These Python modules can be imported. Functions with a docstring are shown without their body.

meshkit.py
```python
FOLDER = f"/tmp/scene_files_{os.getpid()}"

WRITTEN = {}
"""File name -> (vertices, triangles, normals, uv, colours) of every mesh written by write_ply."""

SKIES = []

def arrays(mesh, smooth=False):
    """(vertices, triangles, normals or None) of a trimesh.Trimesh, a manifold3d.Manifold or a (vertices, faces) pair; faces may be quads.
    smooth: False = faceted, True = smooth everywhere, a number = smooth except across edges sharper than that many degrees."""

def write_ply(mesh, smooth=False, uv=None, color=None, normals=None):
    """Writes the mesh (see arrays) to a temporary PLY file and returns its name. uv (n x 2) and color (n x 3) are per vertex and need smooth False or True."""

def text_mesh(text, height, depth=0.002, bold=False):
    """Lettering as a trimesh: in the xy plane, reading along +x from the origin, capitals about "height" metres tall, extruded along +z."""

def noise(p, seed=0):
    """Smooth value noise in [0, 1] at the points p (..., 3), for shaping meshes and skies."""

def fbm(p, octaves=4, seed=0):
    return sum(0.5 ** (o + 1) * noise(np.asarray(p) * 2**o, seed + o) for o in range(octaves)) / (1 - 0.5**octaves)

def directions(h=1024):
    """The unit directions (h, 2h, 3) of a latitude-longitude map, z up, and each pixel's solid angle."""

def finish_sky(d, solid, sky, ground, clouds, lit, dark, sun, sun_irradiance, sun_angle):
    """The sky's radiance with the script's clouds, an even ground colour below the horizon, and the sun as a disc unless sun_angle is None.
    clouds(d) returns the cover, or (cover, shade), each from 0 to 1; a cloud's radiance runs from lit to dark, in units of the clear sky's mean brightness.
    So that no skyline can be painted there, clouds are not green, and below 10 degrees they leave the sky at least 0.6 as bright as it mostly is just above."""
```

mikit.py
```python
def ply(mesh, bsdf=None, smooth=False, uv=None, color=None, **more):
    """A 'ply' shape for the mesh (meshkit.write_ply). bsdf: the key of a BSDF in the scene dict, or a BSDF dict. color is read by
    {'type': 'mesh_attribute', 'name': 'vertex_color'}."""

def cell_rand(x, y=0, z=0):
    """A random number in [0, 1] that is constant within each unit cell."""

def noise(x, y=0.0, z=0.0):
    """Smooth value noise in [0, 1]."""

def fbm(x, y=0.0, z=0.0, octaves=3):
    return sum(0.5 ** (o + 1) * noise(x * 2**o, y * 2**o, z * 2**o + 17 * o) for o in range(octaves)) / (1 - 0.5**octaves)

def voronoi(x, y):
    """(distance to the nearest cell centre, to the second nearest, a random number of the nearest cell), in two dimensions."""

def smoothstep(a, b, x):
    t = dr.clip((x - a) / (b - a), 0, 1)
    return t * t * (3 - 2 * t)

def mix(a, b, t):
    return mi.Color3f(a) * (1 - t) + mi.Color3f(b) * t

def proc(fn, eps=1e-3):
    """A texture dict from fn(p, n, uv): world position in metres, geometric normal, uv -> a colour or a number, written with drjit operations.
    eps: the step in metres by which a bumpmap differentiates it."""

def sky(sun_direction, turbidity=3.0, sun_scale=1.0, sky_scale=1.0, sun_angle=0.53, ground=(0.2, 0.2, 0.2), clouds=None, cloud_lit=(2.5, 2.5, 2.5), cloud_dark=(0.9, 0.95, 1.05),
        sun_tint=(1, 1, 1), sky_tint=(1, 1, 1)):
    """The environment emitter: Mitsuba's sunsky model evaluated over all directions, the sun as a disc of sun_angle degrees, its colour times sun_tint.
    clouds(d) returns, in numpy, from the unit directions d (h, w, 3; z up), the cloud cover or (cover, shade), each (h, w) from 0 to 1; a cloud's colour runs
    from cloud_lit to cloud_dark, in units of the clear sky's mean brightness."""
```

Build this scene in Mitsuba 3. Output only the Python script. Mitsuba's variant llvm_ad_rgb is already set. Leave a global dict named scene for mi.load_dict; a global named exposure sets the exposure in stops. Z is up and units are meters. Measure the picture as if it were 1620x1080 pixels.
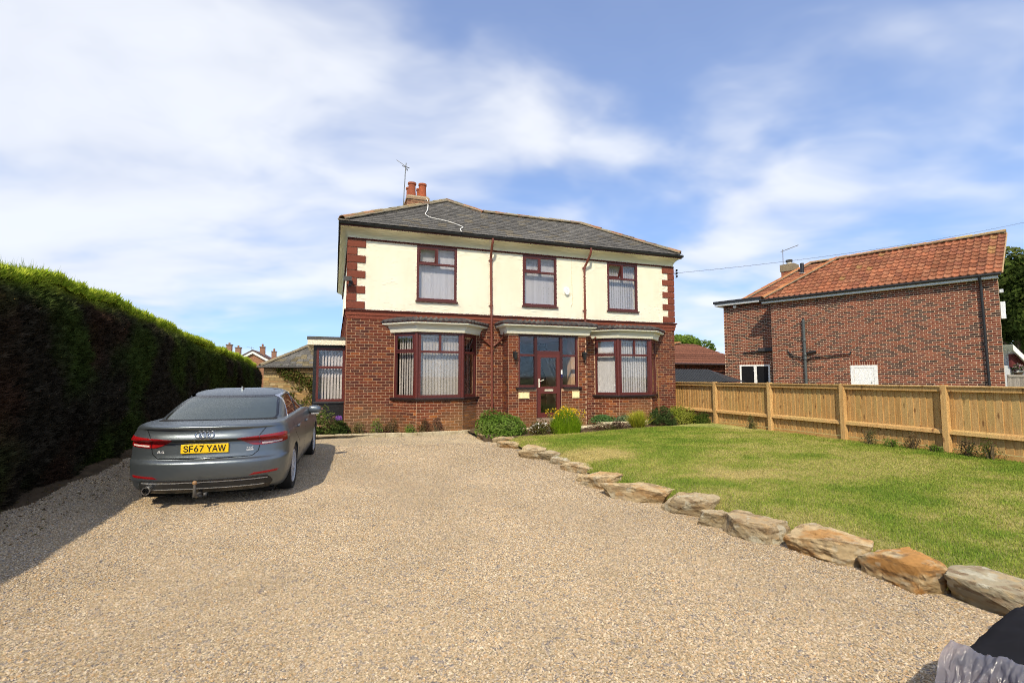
import math
import numpy as np, trimesh, mitsuba as mi, mikit, meshkit, drjit as dr
from manifold3d import Manifold, CrossSection
from shapely.geometry import Polygon, LineString, box as sbox

T = mi.ScalarTransform4f
scene, labels = {}, {}
rng = np.random.default_rng(11)

# ------------------------------------------------------------------ camera, sky, exposure
EYE = np.array([0.0, 0.0, 1.5])
YAW, PITCH = math.radians(19.85), math.atan(56 / 776)
FWD = np.array([math.sin(YAW) * math.cos(PITCH), math.cos(YAW) * math.cos(PITCH), math.sin(PITCH)])
scene['camera'] = {'type': 'perspective', 'fov': 2 * math.degrees(math.atan(810 / 776)), 'fov_axis': 'x', 'near_clip': 0.05, 'far_clip': 3000.0,
                   'to_world': T().look_at(origin=EYE.tolist(), target=(EYE + FWD).tolist(), up=[0, 0, 1])}
SUN = np.array([-0.52, -0.95, 1.0])


def clouds(d):
    """Thin soft high cloud over blue sky, lying in loose bands."""
    k = 1 / (d[..., 2] + 0.22)
    x, y = d[..., 0] * k, d[..., 1] * k
    a = math.radians(-18)
    u, v = x * math.cos(a) + y * math.sin(a), -x * math.sin(a) + y * math.cos(a)
    o = 0 * u
    wx = meshkit.fbm(np.stack([u * 1.1, v * 1.1, o + 3], -1), 4, 5) - 0.5
    wy = meshkit.fbm(np.stack([u * 1.1, v * 1.1, o + 9], -1), 4, 6) - 0.5
    big = meshkit.fbm(np.stack([u * 0.85 + 0.8 * wx, v * 1.05 + 0.8 * wy, o], -1), 5, CLOUD_SEED)
    fine = meshkit.fbm(np.stack([u * 2.6 + 1.6 * wx, v * 4.4 + 1.6 * wy, o + 7], -1), 6, 40)
    s = np.clip((big * 0.66 + fine * 0.34 - 0.355) / 0.30, 0, 1)
    cover = 0.22 + 0.66 * s * s * (3 - 2 * s)
    return cover, np.clip(0.42 + 1.6 * (0.5 - fine) + 0.5 * (0.5 - big), 0, 1)


CLOUD_SEED = 47
scene['sky'] = mikit.sky(SUN.tolist(), turbidity=2.6, clouds=clouds, cloud_lit=(2.35, 2.41, 2.52), cloud_dark=(1.9, 1.98, 2.2), sky_tint=(0.95, 1.27, 1.70), sky_scale=1.33, sun_tint=(0.93, 1.0, 1.05), ground=(0.2, 0.18, 0.14), sun_scale=1.22)
exposure = 1.42


# ------------------------------------------------------------------ mesh helpers
BOXF = np.array([[0, 2, 1], [0, 3, 2], [4, 5, 6], [4, 6, 7], [0, 1, 5], [0, 5, 4], [1, 2, 6], [1, 6, 5], [2, 3, 7], [2, 7, 6], [3, 0, 4], [3, 4, 7]])


def boxv(x0, x1, y0, y1, z0, z1):
    return np.array([[x0, y0, z0], [x1, y0, z0], [x1, y1, z0], [x0, y1, z0], [x0, y0, z1], [x1, y0, z1], [x1, y1, z1], [x0, y1, z1]], float)


class MB:
    """Collects vertices, triangles and a colour per vertex."""

    def __init__(self):
        self.v, self.f, self.c, self.n = [], [], [], 0

    def add(self, v, f, c=(0.5, 0.5, 0.5)):
        v = np.asarray(v, float)
        self.v.append(v)
        self.f.append(np.asarray(f, int) + self.n)
        self.c.append(np.broadcast_to(np.asarray(c, float), (len(v), 3)))
        self.n += len(v)
        return self

    def box(self, x0, x1, y0, y1, z0, z1, c=(0.5, 0.5, 0.5)):
        return self.add(boxv(min(x0, x1), max(x0, x1), min(y0, y1), max(y0, y1), min(z0, z1), max(z0, z1)), BOXF, c)

    def mesh(self, m, c=(0.5, 0.5, 0.5)):
        v, f, _ = meshkit.arrays(m)
        return self.add(v, f, c)

    def tube(self, pts, r, sides=8, c=(0.5, 0.5, 0.5), caps=True):
        v, f = tube(pts, r, sides, caps)
        return self.add(v, f, c)

    def get(self):
        return np.vstack(self.v), np.vstack(self.f), np.vstack(self.c)


def tube(pts, r, sides=8, caps=True):
    p = np.asarray(pts, float)
    r = np.broadcast_to(np.asarray(r, float), (len(p),))
    t = np.gradient(p, axis=0)
    if len(p) > 2:
        d = np.diff(p, axis=0)
        d /= np.linalg.norm(d, axis=1, keepdims=True) + 1e-12
        t = np.vstack([d[:1], d[1:] + d[:-1], d[-1:]])
    t /= np.linalg.norm(t, axis=1, keepdims=True) + 1e-12
    a = np.cross(t[0], [0, 0, 1.0] if abs(t[0][2]) < 0.9 else [1.0, 0, 0])
    A = []
    for k in range(len(p)):
        a = a - t[k] * (a @ t[k])
        a /= np.linalg.norm(a) + 1e-12
        A.append(a)
    A = np.array(A)
    B = np.cross(t, A)
    g = np.arange(sides) * 2 * np.pi / sides
    v = (p[:, None] + r[:, None, None] * (np.cos(g)[None, :, None] * A[:, None] + np.sin(g)[None, :, None] * B[:, None])).reshape(-1, 3)
    i, j = np.meshgrid(np.arange(len(p) - 1), np.arange(sides), indexing='ij')
    q = np.stack([i * sides + j, i * sides + (j + 1) % sides, (i + 1) * sides + (j + 1) % sides, (i + 1) * sides + j], -1).reshape(-1, 4)
    f = np.vstack([q[:, [0, 1, 2]], q[:, [0, 2, 3]]])
    if caps:
        n = len(v)
        v = np.vstack([v, p[:1], p[-1:]])
        k = np.arange(sides)
        e = (len(p) - 1) * sides
        f = np.vstack([f, np.stack([k * 0 + n, (k + 1) % sides, k], 1), np.stack([k * 0 + n + 1, e + k, e + (k + 1) % sides], 1)])
    return v, f


def numbered(key):
    if key not in USED:
        USED.add(key)
        return key
    k = 1
    while f'{key}_{k:03d}' in USED:
        k += 1
    USED.add(f'{key}_{k:03d}')
    return f'{key}_{k:03d}'


USED = set()


def thing(name, label, cat, group=None):
    key = numbered(name)
    labels[key] = {'label': label, 'category': cat}
    if group:
        labels[key]['group'] = group
    return key


def put(key, m, mat, smooth=False, color=None, kind=None, label=None, to_world=None, fixed=False):
    """One entry of the scene; m is an MB, a trimesh, a Manifold or (v, f). smooth: False, True or an angle."""
    key = key if fixed else numbered(key)
    if isinstance(m, MB):
        v, f, c = m.get()
        if color is None:
            color = c
    else:
        v, f, _ = meshkit.arrays(m)
    if smooth is not False and smooth is not True:
        if color is not None and len(np.shape(color)) == 2 and not np.allclose(color, color[0]):
            smooth = True
        else:
            s = trimesh.graph.smooth_shade(trimesh.Trimesh(v, f, process=not isinstance(m, MB) and len(v) < 200000), angle=math.radians(smooth), facet_minarea=None)
            v, f, smooth = np.array(s.vertices), np.array(s.faces), True
            if color is not None:
                color = color[0] if len(np.shape(color)) == 2 else color
    if color is not None:
        color = np.broadcast_to(np.asarray(color, float), (len(v), 3))
    extra = {} if to_world is None else {'to_world': to_world}
    scene[key] = mikit.ply((v, f), mat, smooth, color=color, **extra)
    if kind or label:
        labels.setdefault(key, {})
        if kind:
            labels[key]['kind'] = kind
        if label:
            labels[key]['label'] = label
    return key


def single(name, label, cat, m, mat, smooth=False, color=None, group=None):
    """A thing that is one mesh."""
    key = put(name, m, mat, smooth, color)
    labels[key] = {'label': label, 'category': cat, **({'group': group} if group else {})}
    return key


def structure(name, m, mat, smooth=False, color=None, kind='structure', **kw):
    return put(name, m, mat, smooth, color, kind=kind, **kw)


def extrude(poly, h):
    return trimesh.creation.extrude_polygon(poly, h, engine='earcut')


def place(m, O, U, V, N):
    """Maps a mesh's x, y, z to O + x U + y V + z N."""
    v, f, _ = meshkit.arrays(m)
    M = np.stack([U, V, N]).astype(float)
    if np.linalg.det(M) < 0:
        f = f[:, ::-1]
    return np.asarray(O, float) + v @ M, f


def mcube(x0, x1, y0, y1, z0, z1):
    return Manifold.cube([x1 - x0, y1 - y0, z1 - z0]).translate([x0, y0, z0])


def rbox(x0, x1, y0, y1, z0, z1, r=0.01, n=8):
    """A box with rounded edges."""
    return Manifold.batch_hull([Manifold.sphere(r, n).translate([x, y, z]) for x in (x0 + r, x1 - r) for y in (y0 + r, y1 - r) for z in (z0 + r, z1 - r)])


# ------------------------------------------------------------------ materials
VC = {'type': 'mesh_attribute', 'name': 'vertex_color'}


def two(b):
    return {'type': 'twosided', 'bsdf': b}


def rgb(c):
    return {'type': 'rgb', 'value': list(map(float, c))}


scene['matte'] = two({'type': 'principled', 'base_color': VC, 'roughness': 0.92, 'specular': 0.2})
scene['satin'] = two({'type': 'principled', 'base_color': VC, 'roughness': 0.42, 'specular': 0.45})
scene['gloss'] = two({'type': 'principled', 'base_color': VC, 'roughness': 0.16, 'specular': 0.5})
scene['leaf'] = {'type': 'principledthin', 'base_color': VC, 'roughness': 0.55, 'diff_trans': 0.7, 'spec_trans': 0.0}
scene['glass'] = {'type': 'thindielectric', 'int_ior': 1.52}
scene['lens_red'] = two({'type': 'principled', 'base_color': rgb((0.24, 0.004, 0.006)), 'roughness': 0.12, 'specular': 0.5, 'clearcoat': 1.0, 'clearcoat_gloss': 0.95})
scene['chrome'] = {'type': 'roughconductor', 'material': 'Al', 'alpha': 0.12}
scene['car_paint'] = two({'type': 'principled', 'base_color': rgb((0.15, 0.178, 0.205)), 'metallic': 0.8, 'roughness': 0.33, 'specular': 0.5, 'clearcoat': 1.0, 'clearcoat_gloss': 0.97})
scene['polythene'] = {'type': 'principledthin', 'base_color': rgb((0.62, 0.61, 0.72)), 'roughness': 0.22, 'spec_trans': 0.7, 'diff_trans': 0.9}


def tex(fn, eps=1e-3):
    return mikit.proc(fn, eps)


def roughcast(p, n, uv):
    g = mikit.fbm(p.x * 17, p.y * 17, p.z * 22, 3)
    return 0.016 * g + 0.010 * mikit.smoothstep(0.55, 0.8, mikit.noise(p.x * 26, p.y * 26, p.z * 26))


def cream(p, n, uv):
    m = mikit.fbm(p.x * 1.4, p.y * 1.4, p.z * 0.7, 3)
    s = mikit.fbm(p.x * 9, p.y * 9, p.z * 1.2 + 5, 2)
    c = mikit.mix((0.85, 0.81, 0.66), (0.80, 0.75, 0.595), mikit.smoothstep(0.35, 0.8, 0.7 * m + 0.3 * s))
    run = mikit.fbm(p.x * 14 + p.y * 14, p.z * 0.7, 2.0, 3)
    wet = mikit.smoothstep(0.5, 0.75, run) * (mikit.smoothstep(4.9, 5.2, p.z) * 0.6 + mikit.smoothstep(3.75, 3.35, p.z))
    return mikit.mix(c, (0.50, 0.45, 0.34), wet * 0.10)


scene['cream_render'] = two({'type': 'bumpmap', 'arbitrary': tex(roughcast, 4e-3), 'scale': 1.0,
                             'bsdf': {'type': 'principled', 'base_color': tex(cream), 'roughness': 0.9, 'specular': 0.2}})


def mortar(p, n, uv):
    m = mikit.fbm(p.x * 2.0, p.y * 2.0, p.z * 2.0, 3)
    c = mikit.mix((0.46, 0.30, 0.19), (0.58, 0.40, 0.27), m)
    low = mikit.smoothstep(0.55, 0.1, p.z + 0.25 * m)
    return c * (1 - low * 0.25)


scene['mortar'] = two({'type': 'principled', 'base_color': tex(mortar), 'roughness': 0.95, 'specular': 0.1})


def pebbly(p, n, uv):
    d1, d2, r = mikit.voronoi(p.x * 62, p.y * 62)
    e, e2, r2 = mikit.voronoi(p.x * 27 + 9, p.y * 27 + 4)
    a = mikit.mix((0.31, 0.24, 0.15), (0.47, 0.375, 0.25), r)
    a = mikit.mix(a, (0.23, 0.20, 0.18), mikit.smoothstep(0.80, 0.88, r2))
    a = mikit.mix(a, (0.54, 0.46, 0.32), mikit.smoothstep(0.86, 0.93, mikit.cell_rand(p.x * 80, p.y * 80)))
    big = mikit.fbm(p.x * 0.9, p.y * 0.9, 3.0, 3)
    return a * (0.83 + 0.48 * big) * (1 - 0.45 * mikit.smoothstep(0.35, 0.75, d1))


def pebbly_bump(p, n, uv):
    d1, d2, r = mikit.voronoi(p.x * 62, p.y * 62)
    return 0.006 * (1 - mikit.smoothstep(0.1, 0.7, d1)) * (0.5 + r)


scene['gravel_bed'] = two({'type': 'bumpmap', 'arbitrary': tex(pebbly_bump, 2e-3), 'scale': 1.0,
                           'bsdf': {'type': 'principled', 'base_color': tex(pebbly), 'roughness': 0.9, 'specular': 0.25}})


def soil(p, n, uv):
    m = mikit.fbm(p.x * 6, p.y * 6, p.z * 6, 4)
    return mikit.mix((0.035, 0.025, 0.016), (0.11, 0.078, 0.048), m)


scene['soil'] = two({'type': 'principled', 'base_color': tex(soil), 'roughness': 0.95, 'specular': 0.1})


def concrete(p, n, uv):
    m = mikit.fbm(p.x * 5, p.y * 5, p.z * 5, 4)
    g = mikit.noise(p.x * 120, p.y * 120, p.z * 120)
    return mikit.mix((0.33, 0.27, 0.17), (0.46, 0.40, 0.28), mikit.smoothstep(0.3, 0.7, m)) * (0.88 + 0.2 * g)


scene['concrete'] = two({'type': 'principled', 'base_color': tex(concrete), 'roughness': 0.95, 'specular': 0.15})


def timber(p, n, uv):
    """uv.x: tone of the board, uv.y: a random number of the board."""
    r = uv.y * 37.0
    a = p.y * 9.0 + r
    g = mikit.fbm(a * 2.2 + 0.8 * mikit.noise(p.z * 1.5, r, 0.0), p.x * 12, p.z * 0.9 + r, 3)
    rings = 0.5 + 0.5 * dr.sin(38 * (g + 0.06 * p.z))
    c = mikit.mix((0.46, 0.265, 0.092), (0.62, 0.41, 0.18), uv.x)
    c = mikit.mix(c, (0.34, 0.16, 0.05), 0.38 * mikit.smoothstep(0.5, 1.0, rings) + 0.3 * mikit.smoothstep(0.62, 0.8, g))
    k1, k2, kr = mikit.voronoi(p.y * 7.5 + r, p.z * 2.4 + r)
    knot = mikit.smoothstep(0.17, 0.08, k1) * mikit.smoothstep(0.62, 0.66, kr)
    c = mikit.mix(c, (0.17, 0.075, 0.03), knot * 0.8)
    green = mikit.smoothstep(0.62, 0.74, mikit.fbm(p.y * 1.3 + r, p.z * 1.1, 4.0, 2))
    return mikit.mix(c, (0.44, 0.34, 0.13), green * 0.35)


scene['timber'] = two({'type': 'principled', 'base_color': tex(timber), 'roughness': 0.8, 'specular': 0.25})


def sandstone(p, n, uv):
    """uv.x: how rusty, uv.y: how grey; both differ from stone to stone."""
    q = p.z * 7 + p.x * 1.3 - p.y * 0.9
    s = mikit.fbm(p.x * 5 + 3 * uv.y, p.y * 5, q, 4)
    t = mikit.fbm(p.x * 17, p.y * 17, p.z * 17, 3)
    c = mikit.mix((0.43, 0.325, 0.185), (0.36, 0.185, 0.06), mikit.smoothstep(0.42, 0.60, s) * uv.x)
    c = mikit.mix(c, (0.27, 0.24, 0.17), uv.y * mikit.smoothstep(0.2, 0.5, t))
    w = mikit.fbm(p.x * 8 + 2, p.y * 8, p.z * 30 + uv.x, 3)
    c = mikit.mix(c, (0.14, 0.09, 0.05), 0.55 * mikit.smoothstep(0.54, 0.68, w) + 0.3 * mikit.smoothstep(0.55, 0.72, t))
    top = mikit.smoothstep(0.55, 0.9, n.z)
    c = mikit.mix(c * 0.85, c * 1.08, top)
    lichen = mikit.smoothstep(0.60, 0.70, mikit.fbm(p.x * 11, p.y * 11, p.z * 11 + 9, 3))
    c = mikit.mix(c, (0.42, 0.40, 0.31), lichen * (0.35 + 0.4 * uv.y))
    return c * (0.72 + 0.5 * t)


def stone_bump(p, n, uv):
    return 0.035 * mikit.fbm(p.x * 9, p.y * 9, p.z * 14, 4) + 0.008 * mikit.fbm(p.x * 60, p.y * 60, p.z * 60, 2)


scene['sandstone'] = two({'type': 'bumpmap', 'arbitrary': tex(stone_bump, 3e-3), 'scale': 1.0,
                          'bsdf': {'type': 'principled', 'base_color': tex(sandstone), 'roughness': 0.9, 'specular': 0.2}})

MAHOGANY = (0.088, 0.019, 0.016)
TERRA = (0.19, 0.057, 0.037)
PIPE = (0.17, 0.05, 0.032)
OFFWHITE = (0.80, 0.76, 0.60)
DARK = (0.016, 0.014, 0.014)


def zdrive(y):
    t = np.clip((np.asarray(y, float) - 8) / 4.7, 0, 1)
    return -0.12 + 0.12 * t


# ------------------------------------------------------------------ ground, drive, lawn
m = MB()
m.add([[-400, -300, -0.30], [400, -300, -0.30], [400, 700, -0.30], [-400, 700, -0.30]], [[0, 1, 2], [0, 2, 3]], (0.16, 0.17, 0.07))
structure('ground', m, 'matte')

EDGE = np.array([[4.55, -4.0], [4.45, 0.0], [4.38, 1.9], [4.25, 2.5], [4.25, 3.0], [4.15, 3.65], [4.05, 4.3], [4.08, 5.0], [3.98, 5.5], [3.75, 6.3], [3.78, 6.9], [3.92, 7.4], [4.02, 8.1], [3.92, 8.6], [3.72, 9.3],
                 [3.72, 10.1], [3.75, 10.7], [3.62, 11.3], [3.5, 12.1], [3.6, 12.85]])


def edge_x(y):
    return np.interp(y, EDGE[:, 1], EDGE[:, 0])


def sheet(xs, ys, zf, cf=None):
    X, Y = np.meshgrid(xs, ys, indexing='ij')
    v = np.stack([X, Y, zf(X, Y)], -1).reshape(-1, 3)
    i, j = np.meshgrid(np.arange(len(xs) - 1), np.arange(len(ys) - 1), indexing='ij')
    a = i * len(ys) + j
    q = np.stack([a, a + len(ys), a + len(ys) + 1, a + 1], -1).reshape(-1, 4)
    return v, np.vstack([q[:, [0, 1, 2]], q[:, [0, 2, 3]]]), (None if cf is None else cf(v))


def bumpy(x, y, s=1.0, a=0.02, k=0):
    return a * (meshkit.fbm(np.stack([x * s, y * s, 0 * x + k], -1), 3, 3) - 0.5)


v, f, _ = sheet(np.arange(-3.95, 4.7, 0.12), np.arange(-6, 12.9, 0.12), lambda x, y: zdrive(y) + bumpy(x, y, 1.1, 0.035))
structure('driveway', (v, f), 'gravel_bed', True)
v, f, _ = sheet(np.arange(-3.95, 0.35, 0.4), np.arange(12.78, 46.0, 0.4), lambda x, y: 0.0 * x - 0.004 + bumpy(x, y, 1.0, 0.02))
structure('side_path', (v, f), 'gravel_bed', True)


v, f, _ = sheet(np.arange(-5.3, -3.1, 0.06), np.arange(-2, 29.5, 0.09), lambda x, y: zdrive(y) + 0.035 - 0.13 * np.clip((x + 3.75) / 0.5, -0.3, 1.2) + bumpy(x, y, 1.6, 0.09, 2) + bumpy(x, y, 7, 0.035, 4))
structure('hedge_bed', (v, f), 'soil', True)


def gravel():
    """Loose stones, real ones, out to where they get too small to see; joined as stuff."""
    n = 480000
    r = 1.9 + 9.6 * rng.random(n) ** 1.15
    ang = YAW + (rng.random(n) - 0.5) * math.radians(97)
    x, y = r * np.sin(ang), r * np.cos(ang)
    keep = (x > -3.8) & (x < edge_x(y) - 0.02) & (y < 12.6) & (rng.random(n) < np.clip(0.32 + r / 8.0, 0, 1))
    x, y, r = x[keep], y[keep], r[keep]
    n = len(x)
    size = 0.0042 + 0.0044 * rng.random(n) ** 1.7 + 0.00030 * r
    octa = np.array([[1, 0, 0], [0, 1, 0], [-1, 0, 0], [0, -1, 0], [0, 0, 1], [0, 0, -1.0]])
    of = np.array([[0, 1, 4], [1, 2, 4], [2, 3, 4], [3, 0, 4], [1, 0, 5], [2, 1, 5], [3, 2, 5], [0, 3, 5]])
    v = octa[None] + 0.45 * (rng.random((n, 6, 3)) - 0.5)
    v = v * (size[:, None] * np.stack([0.85 + 0.6 * rng.random(n), 0.75 + 0.4 * rng.random(n), 0.5 + 0.4 * rng.random(n)], 1))[:, None]
    a = rng.random(n) * 6.28
    b = (rng.random(n) - 0.5) * 0.9
    v = np.stack([v[..., 0] * np.cos(b)[:, None] - v[..., 2] * np.sin(b)[:, None], v[..., 1], v[..., 0] * np.sin(b)[:, None] + v[..., 2] * np.cos(b)[:, None]], -1)
    v = np.stack([v[..., 0] * np.cos(a)[:, None] - v[..., 1] * np.sin(a)[:, None], v[..., 0] * np.sin(a)[:, None] + v[..., 1] * np.cos(a)[:, None], v[..., 2]], -1)
    z = zdrive(y) + bumpy(x, y, 1.1, 0.035) + size * 0.35
    v += np.stack([x, y, z], 1)[:, None]
    pal = np.array([0.98, 1.02, 1.06]) * np.array([[0.46, 0.355, 0.215], [0.40, 0.295, 0.17], [0.33, 0.24, 0.135], [0.58, 0.49, 0.34], [0.42, 0.265, 0.12], [0.30, 0.255, 0.20], [0.21, 0.175, 0.145], [0.12, 0.105, 0.10], [0.48, 0.39, 0.27]])
    c = pal[rng.choice(len(pal), n, p=[0.23, 0.21, 0.14, 0.09, 0.06, 0.10, 0.05, 0.02, 0.10])] * (0.82 + 0.32 * rng.random((n, 1)))
    big = meshkit.fbm(np.stack([x * 0.8, y * 0.8, 0 * x], -1), 3, 9)
    mid = meshkit.fbm(np.stack([x * 2.3, y * 2.3, 0 * x + 5], -1), 3, 19)
    c = 0.84 * c + 0.16 * np.array([0.42, 0.338, 0.216])
    c *= (0.80 + 0.36 * big + 0.18 * mid)[:, None] * np.array([1.02, 1.0, 1.06])
    f = (of[None] + 6 * np.arange(n)[:, None, None]).reshape(-1, 3)
    k = structure('gravel', (v.reshape(-1, 3), f), 'matte', color=np.repeat(c, 6, 0), kind='stuff')
    labels[k].update(label='loose tan and grey gravel stones covering the driveway', category='gravel')


gravel()


def lawn_z(x, y):
    far = np.clip((y - 5) / 6, 0, 1)
    bank = np.clip((edge_x(y) + 0.55 - x) / 0.5, 0, 1)
    return 0.045 - 0.15 * bank ** 1.5 * (1 - 0.5 * far) + 0.04 * far + 0.015 * np.clip((x - 5) / 6, 0, 1) + bumpy(x, y, 0.7, 0.05, 5)


def lawn_tone(x, y):
    """0 lush green, 1 straw; mown patches as in a dry summer."""
    a = meshkit.fbm(np.stack([x * 0.55 + 3, y * 0.9, 0 * x], -1), 4, 61)
    b = meshkit.fbm(np.stack([x * 2.6, y * 3.4, 0 * x + 2], -1), 3, 17)
    t = np.clip((0.66 * a + 0.34 * b - 0.36) / 0.27, 0, 1)
    bare = np.exp(-(((x - 4.75) / 0.75) ** 2 + ((y - 8.1) / 0.55) ** 2)) + 0.8 * np.exp(-(((x - 5.6) / 0.7) ** 2 + ((y - 5.7) / 0.4) ** 2))
    return np.clip(0.09 + 0.64 * t + bare, 0, 1)


def far_edge(x):
    return np.interp(x, [3.4, 4.3, 5.5, 6.8, 9.0, 10.9], [11.5, 10.95, 11.15, 11.45, 11.75, 12.15])


v, f, c = sheet(np.arange(3.3, 11.05, 0.07), np.arange(-4, 12.6, 0.07), lawn_z)
t = lawn_tone(v[:, 0], v[:, 1])[:, None]
base = np.array([0.115, 0.155, 0.028]) * (1 - t) + np.array([0.30, 0.245, 0.095]) * t
keepv = (v[:, 0] > edge_x(v[:, 1]) + 0.03) & (v[:, 1] < far_edge(v[:, 0]) + 0.1)
f = f[keepv[f].all(1)]
structure('lawn', (v, f), 'matte', True, color=base * (0.8 + 0.4 * rng.random((len(v), 1))))
v, f, c = sheet(np.arange(3.35, 11.05, 0.1), np.arange(10.6, 13.5, 0.1), lambda x, y: 0.075 + bumpy(x, y, 2.5, 0.06, 8) - 0.25 * (y < far_edge(x) - 0.25))
structure('flower_bed', (v, f), 'soil', True)


def blades(x, y, z, h, w, c, lean=0.5):
    """Grass blades: one thin triangle each."""
    n = len(x)
    a = rng.random(n) * 6.28
    l = rng.random(n) * lean
    b = a + 1.57 + (rng.random(n) - 0.5)
    dx, dy = np.cos(a) * w / 2, np.sin(a) * w / 2
    v = np.stack([np.stack([x - dx, y - dy, z], 1), np.stack([x + dx, y + dy, z], 1), np.stack([x + np.cos(b) * h * l, y + np.sin(b) * h * l, z + h * np.sqrt(1 - 0.6 * l * l)], 1)], 1)
    return v.reshape(-1, 3), np.arange(3 * n).reshape(-1, 3), np.repeat(c, 3, 0)


def grass():
    n = 620000
    r = 2.2 + 12.5 * rng.random(n) ** 0.8
    ang = YAW + (rng.random(n) - 0.38) * math.radians(78)
    x, y = r * np.sin(ang), r * np.cos(ang)
    k = (x > edge_x(y) + 0.04 + 0.1 * rng.random(n)) & (x < 10.93) & (y < far_edge(x) + 0.12 * rng.random(n)) & (y > -3)
    x, y, r = x[k], y[k], r[k]
    t = np.clip(lawn_tone(x, y) + 0.5 * (rng.random(len(x)) - 0.5), 0, 1)
    k = rng.random(len(x)) > 0.45 * np.clip(lawn_tone(x, y) - 0.55, 0, 1)
    x, y, r, t = x[k], y[k], r[k], t[k][:, None]
    c = np.where(t < 0.5, np.array([0.18, 0.29, 0.04]) * (1 - 2 * t) + np.array([0.33, 0.385, 0.07]) * 2 * t, np.array([0.33, 0.385, 0.07]) * (2 - 2 * t) + np.array([0.55, 0.45, 0.19]) * (2 * t - 1))
    c = c * (0.7 + 0.55 * rng.random((len(x), 1)))
    h = (0.018 + 0.022 * rng.random(len(x))) * (1.25 - 0.5 * t[:, 0])
    near = x < edge_x(y) + 0.25
    h = np.where(near, h * 1.7, h)
    v, f, c = blades(x, y, lawn_z(x, y) - 0.004, h, 0.0035 + 0.0009 * r, c, 0.8)
    k = structure('grass', (v, f), 'leaf', color=c, kind='stuff')
    labels[k].update(label='short dry mown grass with green and straw patches on the lawn', category='grass')


grass()

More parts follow.
